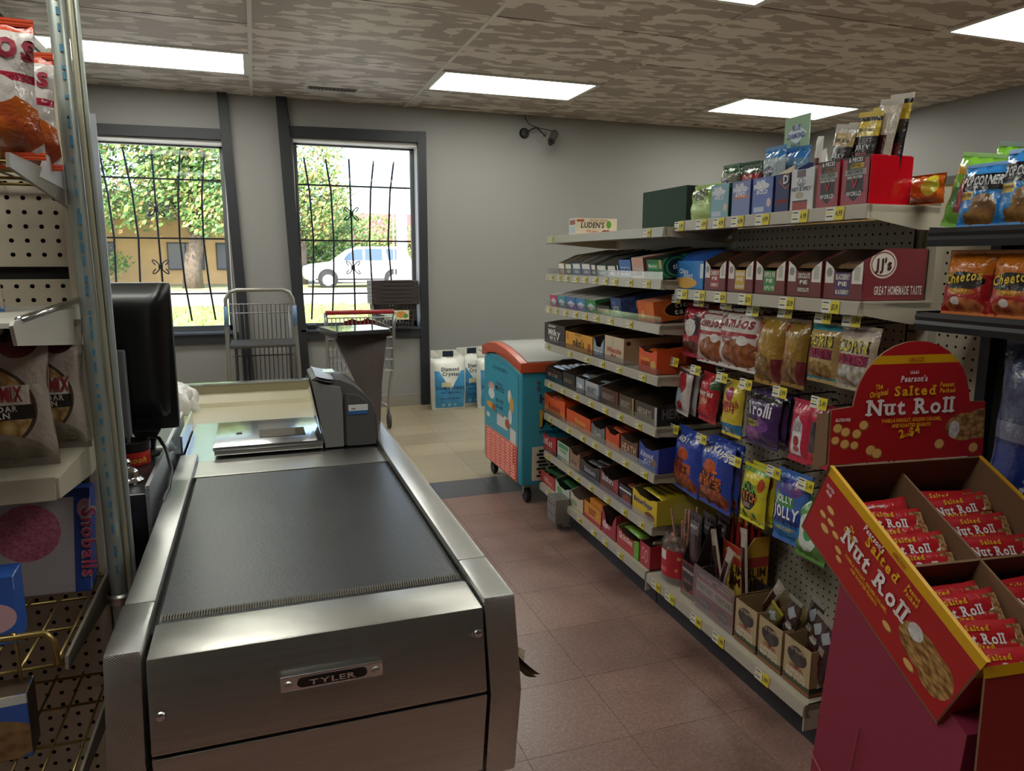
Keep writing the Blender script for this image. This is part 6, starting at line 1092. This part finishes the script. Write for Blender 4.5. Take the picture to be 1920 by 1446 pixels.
wpart(MB().box(-.283, 1.60, .05, -.277, 1.648, 1.556).box(-.283, 1.60, .05, -.267, 1.605, 1.556), 'lit_post_face', mat('lit_face_pale', 'c4cad6', .4, .1), lt)  # right side of the rear post, window light put into its pale blue
wpart(MB().box(-.98, YP+.008, .02, -.30, 1.645, .10), 'foot', pm2, lt)
def rods(mb, z, x0, x1, y0, y1, nx, ys, r=.0028):
    for k in range(nx): x = x1-.012-(x1-x0)*k/nx; mb.tube([(x, y0, z), (x, y1, z)], r*.8, 5)
    for y in ys: mb.tube([(x0, y, z-.004), (x1, y, z-.004)], r, 5)
def wshelf(z, y0, guard):
    x1 = XR+.004
    sh = wpart(MB().prism([(y0, z-.012), (y0+.004, z+.008), (YP, z+.006), (YP, z-.046), (YP-.05, z-.046)], 0, x1, x1+.005), 'wire_shelf', shelfg, lt)
    for k in range(13): x = x1-.022-k*.046; wpart(MB().tube([(x, y0, z), (x, YP-.004, z)], .0021, 5), 'wire', brass, sh) if False else None
    mb = MB(); rods(mb, z, -.98, x1, y0, YP-.004, 14, (y0+.004, y0+.13, y0+.25, YP-.012)); wires = mb.build('wire', brass, sh, smooth=True); wires['kind'] = 'stuff'
    if guard:
        mb = MB().tube([(x1-.006, y0+.03, z-.004), (x1-.008, y0-.002, z+.002), (x1-.010, y0-.004, z+.04), (x1-.02, y0-.004, z+.055), (-.98, y0-.004, z+.055)], .005, 8)
        for k in range(5): x = x1-.06-k*.10; mb.tube([(x, y0, z-.02), (x, y0-.004, z+.062), (x-.035, y0-.004, z+.062), (x-.035, y0, z-.02)], .0026, 6)
        mb.build('guard_rail', brass, sh, smooth=True)
wshelf(.668, 1.22, True); wshelf(.46, 1.21, False); wshelf(1.425, 1.2, True)
wpart(MB().prism([(1.342, 1.415), (1.40, 1.455), (1.56, 1.447), (1.575, 1.406)], 0, XR+.006, XR+.010), 'end_plate', mat('plate_white', 'c8c8cc', .35), lt)
# second shelf, tube fronted
s2 = wpart(MB().box(-.98, 1.16, 1.196, XR, YP, 1.203).prism([(1.15, 1.200), (1.16, 1.172), (YP, 1.128), (YP, 1.203), (1.16, 1.206)], 0, XR, XR+.005), 'shelf', pale, lt)
mb = MB().tube([(XR+.002, 1.19, 1.205), (XR+.002, YP-.02, 1.213)], .006, 8); mb.build('tube_rail', steel2, s2, smooth=True)
s3 = wpart(MB().box(-.98, 1.30, .936, XR-.002, YP, .945).prism([(1.296, .908), (1.300, .946), (1.306, .946), (1.306, .908)], 0, -.98, XR-.002).prism([(1.300, .910), (1.300, .944), (YP, .944), (YP, .885), (YP-.05, .885)], 0, XR-.002, XR+.003), 'shelf', mat('shelf_cream'), lt, bevel=.001)
pipe = thing('metal_conduit', 'tall galvanised conduit pipe with faint blue marks at left', 'pipe', (-.272, 1.50, 0)); gv = mat('conduit_steel', 'b4bab2', .35, .55, var=.8, vscale=5, var2='98a29c', stretch=(6, 6, .6))
MB().tube([(-.012, .0, .0), (-.010, 0, .65), (-.016, 0, 1.2), (-.020, 0, 1.5), (-.027, 0, 2.555)], .0145, 14).build('tube', gv, pipe, smooth=True)
MB().tube([(.010, .0, .0), (.010, .0, .65), (.0045, 0, 1.2), (.0005, 0, 1.5), (-.006, 0, 2.555)], .0055, 8).build('tube', mat('conduit_dark', 'a8a48e', .4, .4), pipe, smooth=True)
MB().tube([(.020, .0, .0), (.020, .0, .65), (.0138, 0, 1.2), (.0098, 0, 1.5), (.003, 0, 2.555)], .0038, 8).build('tube', gv, pipe, smooth=True)
rr = random.Random(3); mb = MB()
for k in range(46):
    z = .70+k*.026+rr.uniform(-.006, .006); x = -.010-.006*max(0, z-.65)/.55; hh = rr.choice((.006, .012, .018))
    mb.box(x+.001, -.0157, z, x+.004+rr.uniform(0, .002), -.0135, z+hh)
mb.build('blue_mark', mat('mark_blue', '3f7c9c', .5), pipe, kind='stuff')
MB().lathe([(.022, .60), (.024, .605), (.024, .615), (.020, .62)], 14, (-.010, 0, .035)).build('collar', steel, pipe, smooth=.6)
# goods on the left unit
CBL = [('r', 0, .90, 1, 1, 'c04828'), ('r', 0, .60, 1, .90, 'c4bcb8'), ('r', 0, .54, 1, .60, '902034'), ('e', .5, .24, .56, .26, 'b86020', '8a3c20', 5), ('e', .72, .48, .17, .10, 'b8b0ac')]
bag('snack_bag', 'orange topped pretzel bag at the upper left, in front', 'bag', .18, .20, .06, (-.380, 1.31, 1.436), .05, 'b8b0ac', CBL, [('combos', .55, .70, .040, '8a1c30', wd(.17))], seal='c04828', lean=-.03, group='pretzel bags on the top wire shelf')
bag('snack_bag', 'second orange topped pretzel bag, behind and right of the first', 'bag', .15, .185, .05, (-.366, 1.43, 1.432), -.1, 'b8b0ac', CBL, [('combos', .5, .70, .032, '8a1c30', wd(.14))], seal='c04828', lean=-.03, group='pretzel bags on the top wire shelf')
PC = [('r', 0, 0, 1, 1, 'a89c92'), ('e', .42, .42, .50, .32, '4a3a2e'), ('e', .42, .42, .47, .30, 'e0cc8c', '8a5420', 11), ('r', .06, .44, .88, .57, 'd8d0c6'), ('r', .04, .34, .90, .44, '2a2622'), ('e', .35, .08, .6, .2, '8a8070'), ('r', .1, .05, .55, .10, '24201e'), ('e', .8, .85, .14, .1, '7a2428', '4a1c1c', 7)]
PT = [('COLORADO MIX', .47, .465, .024, '902430', wd(.145)), ('& WHITE CHEDDAR', .47, .397, .009, 'd8d0c8', wd(.125)), ('POPPED CORN', .47, .352, .009, 'd8d0c8', wd(.10)), ('OZ (170g)', .36, .06, .009, 'd0c8c0', wd(.06))]
bag('popcorn_bag', 'taupe popcorn mix bag at left, front one on the cream shelf', 'bag', .20, .245, .065, (-.43, 1.385, .947), 0, 'a89c92', PC, PT+[('SNACK', .45, .86, .032, '1c1816', wd(.16)), ('WILD', .52, .96, .010, '1c1816', wd(.05))], seal='8a7e74', lean=-.03, group='popcorn bags on the cream shelf')
bag('popcorn_bag', 'taupe popcorn mix bag standing behind, next to the conduit', 'bag', .17, .235, .06, (-.388, 1.50, .947), -.05, 'a89c92', PC, PT, seal='8a7e74', lean=-.03, group='popcorn bags on the cream shelf')
bag('chip_bag', 'tan and white snack bag with a blue top cut by the left edge', 'bag', .17, .18, .05, (-.475, 1.40, 1.205), 0, 'b0a090', [('r', 0, .72, 1, 1, '2a64a8'), ('e', .6, .5, .35, .2, 'c8c4bc'), ('e', .5, .2, .4, .2, '9a6a2c', '5a3418', 8)], [], seal='2a64a8')
t = thing('cake_box', 'white and blue snack cake box with a pink ball, leaning on the pegboard', 'snack box', (-.462, 1.49, .672), (-.12, .045, .04))
MB().box(-.135, 0, 0, .135, .06, .198, 0, side=1, top=1).build('box', [pmat('cake_front', 'c4bcc0', [('r', .90, 0, 1, 1, '2c4c9c'), ('r', 0, .92, 1, 1, '26408c'), ('e', .62, .60, .20, .27, 'b04868', 'd08098', 40), ('r', 0, .35, .22, .80, 'd098ac'), ('e', .97, .80, .05, .1, 'd0a0b8')], .4, .1), mat('cake_side', '2c4c9c', .4)], t, bevel=.002)
lettering(t, 'Snoballs', plane((.122, -.0015, .095), (0, 0, -1), (1, 0, 0), .001), .022, ink('c8506c'), width=.13, rot=0); lettering(t, 'Snoballs', plane((.1205, -.0012, .096), (0, 0, -1), (1, 0, 0), .0006), .024, ink('e0d8dc'), width=.136)
lettering(t, 'MARSHMALLOW', plane((-.098, -.0015, .115), (0, 0, 1), (-1, 0, 0), .001), .011, ink('c04870'), width=.09); lettering(t, 'covered chocolate cake', plane((-.075, -.0015, .10), (0, 0, 1), (-1, 0, 0), .001), .008, ink('a890a0'), width=.10); lettering(t, 'with creamy filling', plane((-.06, -.0015, .10), (0, 0, 1), (-1, 0, 0), .001), .008, ink('a890a0'), width=.09)
for i, (x, y, z, nm) in enumerate(((-.475, 1.30, .672, 'small blue snack cake box on the wire shelf, cut by the left edge'), (-.475, 1.30, .466, 'blue snack cake box with cakes pictured on the lowest wire shelf'))):
    t = thing('cake_box', nm, 'snack box', (x, y, z), .06); MB().box(-.08, 0, 0, .08, .06, .115, 0, side=1, top=1).build('box', [pmat('cake_small%d' % i, '2f5cb0', [('r', 0, .80, .8, 1, 'c8d4e4'), ('e', .8, .4, .2, .22, 'c8a0a8')] if not i else [('r', 0, .85, 1, 1, 'd0d0cc'), ('e', .6, .3, .5, .35, '6a4a30', '9a7a50', 8)], .35, .1), mat('cake_sm_side%d' % i, ('2f5cb0', '5a4a3c')[i], .4)], t, bevel=.002)
# ------------------------------------------------------------------ black snack rack at the right edge, with its pegboard
rk = thing('snack_rack', 'black metal chip rack with two deep shelves at the right', 'rack', (1.55, 1.0, 0)); bm2 = mat('rack_black', '15161b', .4, coat=.1)
XB = 1.615
for z, y1, zz in ((1.172, 1.275, 0), (1.358, 1.262, 0)):
    wpart(MB().box(1.43, .62, z-.02, XB, y1, z-.004).prism([(1.418, z-.036), (1.416, z-.022), (1.420, z-.014), (1.416, z-.006), (1.422, z+.004), (1.434, z+.004), (1.434, z-.036)], 1, .62, y1).box(1.42, y1-.006, z-.03, XB, y1, z+.006), 'shelf', bm2, rk)
wpart(MB().box(XB, .55, 0, XB+.02, 1.225, 1.40), 'back_panel', mat('rack_back', '0b0b0d', .6), rk); wpart(MB().box(XB-.03, 1.215, 0, XB+.02, 1.24, 1.40), 'upright', bm2, rk)
mb = MB()
for k in range(30): mb.box(XB-.012, 1.24, .3+k*.04, XB-.006, 1.2435, .318+k*.04)
wpart(mb, 'upright_slots', mat('slot_pale', '8a8478', .5), rk, kind='stuff')
np2 = thing('pegboard_bay', 'bare cream pegboard panel between the candy shelves and the black rack', 'pegboard', (XB, 1.36, 0))
peg(1.25, 1.472, .15, 1.40, lambda a, z, d: (.012+d, a-1.36, z), np2)
wpart(MB().box(XB+.0, 1.455, .02, XB+.03, 1.475, 1.42), 'upright', cream, np2); wpart(MB().box(XB+.012, 1.25, 0, XB+.04, 1.47, .15), 'foot', cream, np2)
CH = [('r', 0, .62, 1, 1, 'c06a1c'), ('e', .5, .52, .44, .14, '1c1410'), ('e', .5, .36, .3, .05, 'b8641c'), ('e', .55, .14, .4, .13, '7a1c1c', 'c07040', 7), ('e', .4, .22, .1, .06, 'd0c8c0')]
for i, y in enumerate((1.185, 1.075, .965)):
    bag('chip_bag', ('orange and red cheese puff bag on the lower rack shelf, left one', 'orange and red cheese puff bag on the lower rack shelf, middle one', 'orange and red cheese puff bag cut by the right edge')[i], 'bag', .112, .142, .045, (1.455, y, 1.173), -PI/2, 'a01c20', CH, [('Cheetos', .5, .505, .020, 'd8b42c', wd(.088, rot=.14, shear=.2)), ('Crunchy', .45, .35, .008, 'e0c040', wd(.045))], seal='c06a1c', lean=-.10, group='cheese puff bags on the rack')
PO = [('r', 0, .55, 1, .80, '16161c'), ('r', .05, .42, .40, .54, 'c8a42c'), ('e', .62, .28, .25, .22, 'a87840', '6a4420', 5), ('e', .45, .12, .28, .12, 'b08448', '6a4420', 5), ('r', .0, .1, .22, .3, '4a94d0')]
for i, y in enumerate((1.165, 1.075, .96)):
    bag('chip_bag', ('bright blue corn chip bag on the upper rack shelf, left one', 'bright blue corn chip bag on the upper rack shelf, second', 'bright blue corn chip bag on the upper rack shelf, at the edge')[i], 'bag', .115, .135+.02*(i > 0), .05, (1.452, y, 1.360), -PI/2, '2a7cc0', PO, [('POPCORNERS', .55, .63, .018, 'e0e0e4', wd(.10, shear=.2)), ('GLUTEN FREE', .22, .465, .006, '2a2414', wd(.034))], seal='3a8ad0', lean=-.12, group='blue corn chip bags on the rack')
for i, (x, y, h) in enumerate(((1.50, 1.245, .165), (1.525, 1.185, .18), (1.545, 1.11, .195), (1.555, 1.02, .205))):
    bag('chip_bag', 'bright green chip bag behind the blue bags, %s from the left' % ('first', 'second', 'third', 'fourth')[i], 'bag', .12, h, .05, (x, y, 1.360), -PI/2, '6aa830', [('r', 0, .82, 1, 1, '7ab83a'), ('r', 0, .70, 1, .82, ('c09a30', '2a6a44')[i % 2]), ('e', .5, .4, .4, .2, '2f7a48'), ('r', .3, .2, .5, .65, '8a2430')], [], seal='7ab83a' if i != 1 else '1f5a3c', lean=-.10, tilt=.18, group='green chip bags on the rack')
bag('chip_bag', 'orange and yellow chip bag lying behind the red jerky carton', 'bag', .10, .07, .05, G(.0, .235, NZ1+.002), GR, 'c0561c', [('e', .75, .6, .2, .35, 'c8b430')], [], seal='b84a18')
bag('chip_bag', 'big navy blue bag with white frosting under the black rack, right edge', 'bag', .27, .38, .10, (1.50, .99, .76), -PI/2, '1c2a5c', [('r', 0, .52, 1, 1, '5a5e78', '383c58', 14), ('r', 0, .42, 1, .52, '6a6a80'), ('e', .3, .26, .5, .14, '22357a'), ('e', .75, .22, .35, .04, '7098b8')], [('O', .45, .06, .05, 'c8ccd4'), ('REO', .8, .06, .05, 'c8ccd4')], seal='2a3050', lean=-.05)
wpart(MB().box(1.455, .70, .735, XB, 1.18, .758), 'shelf', bm2, rk)
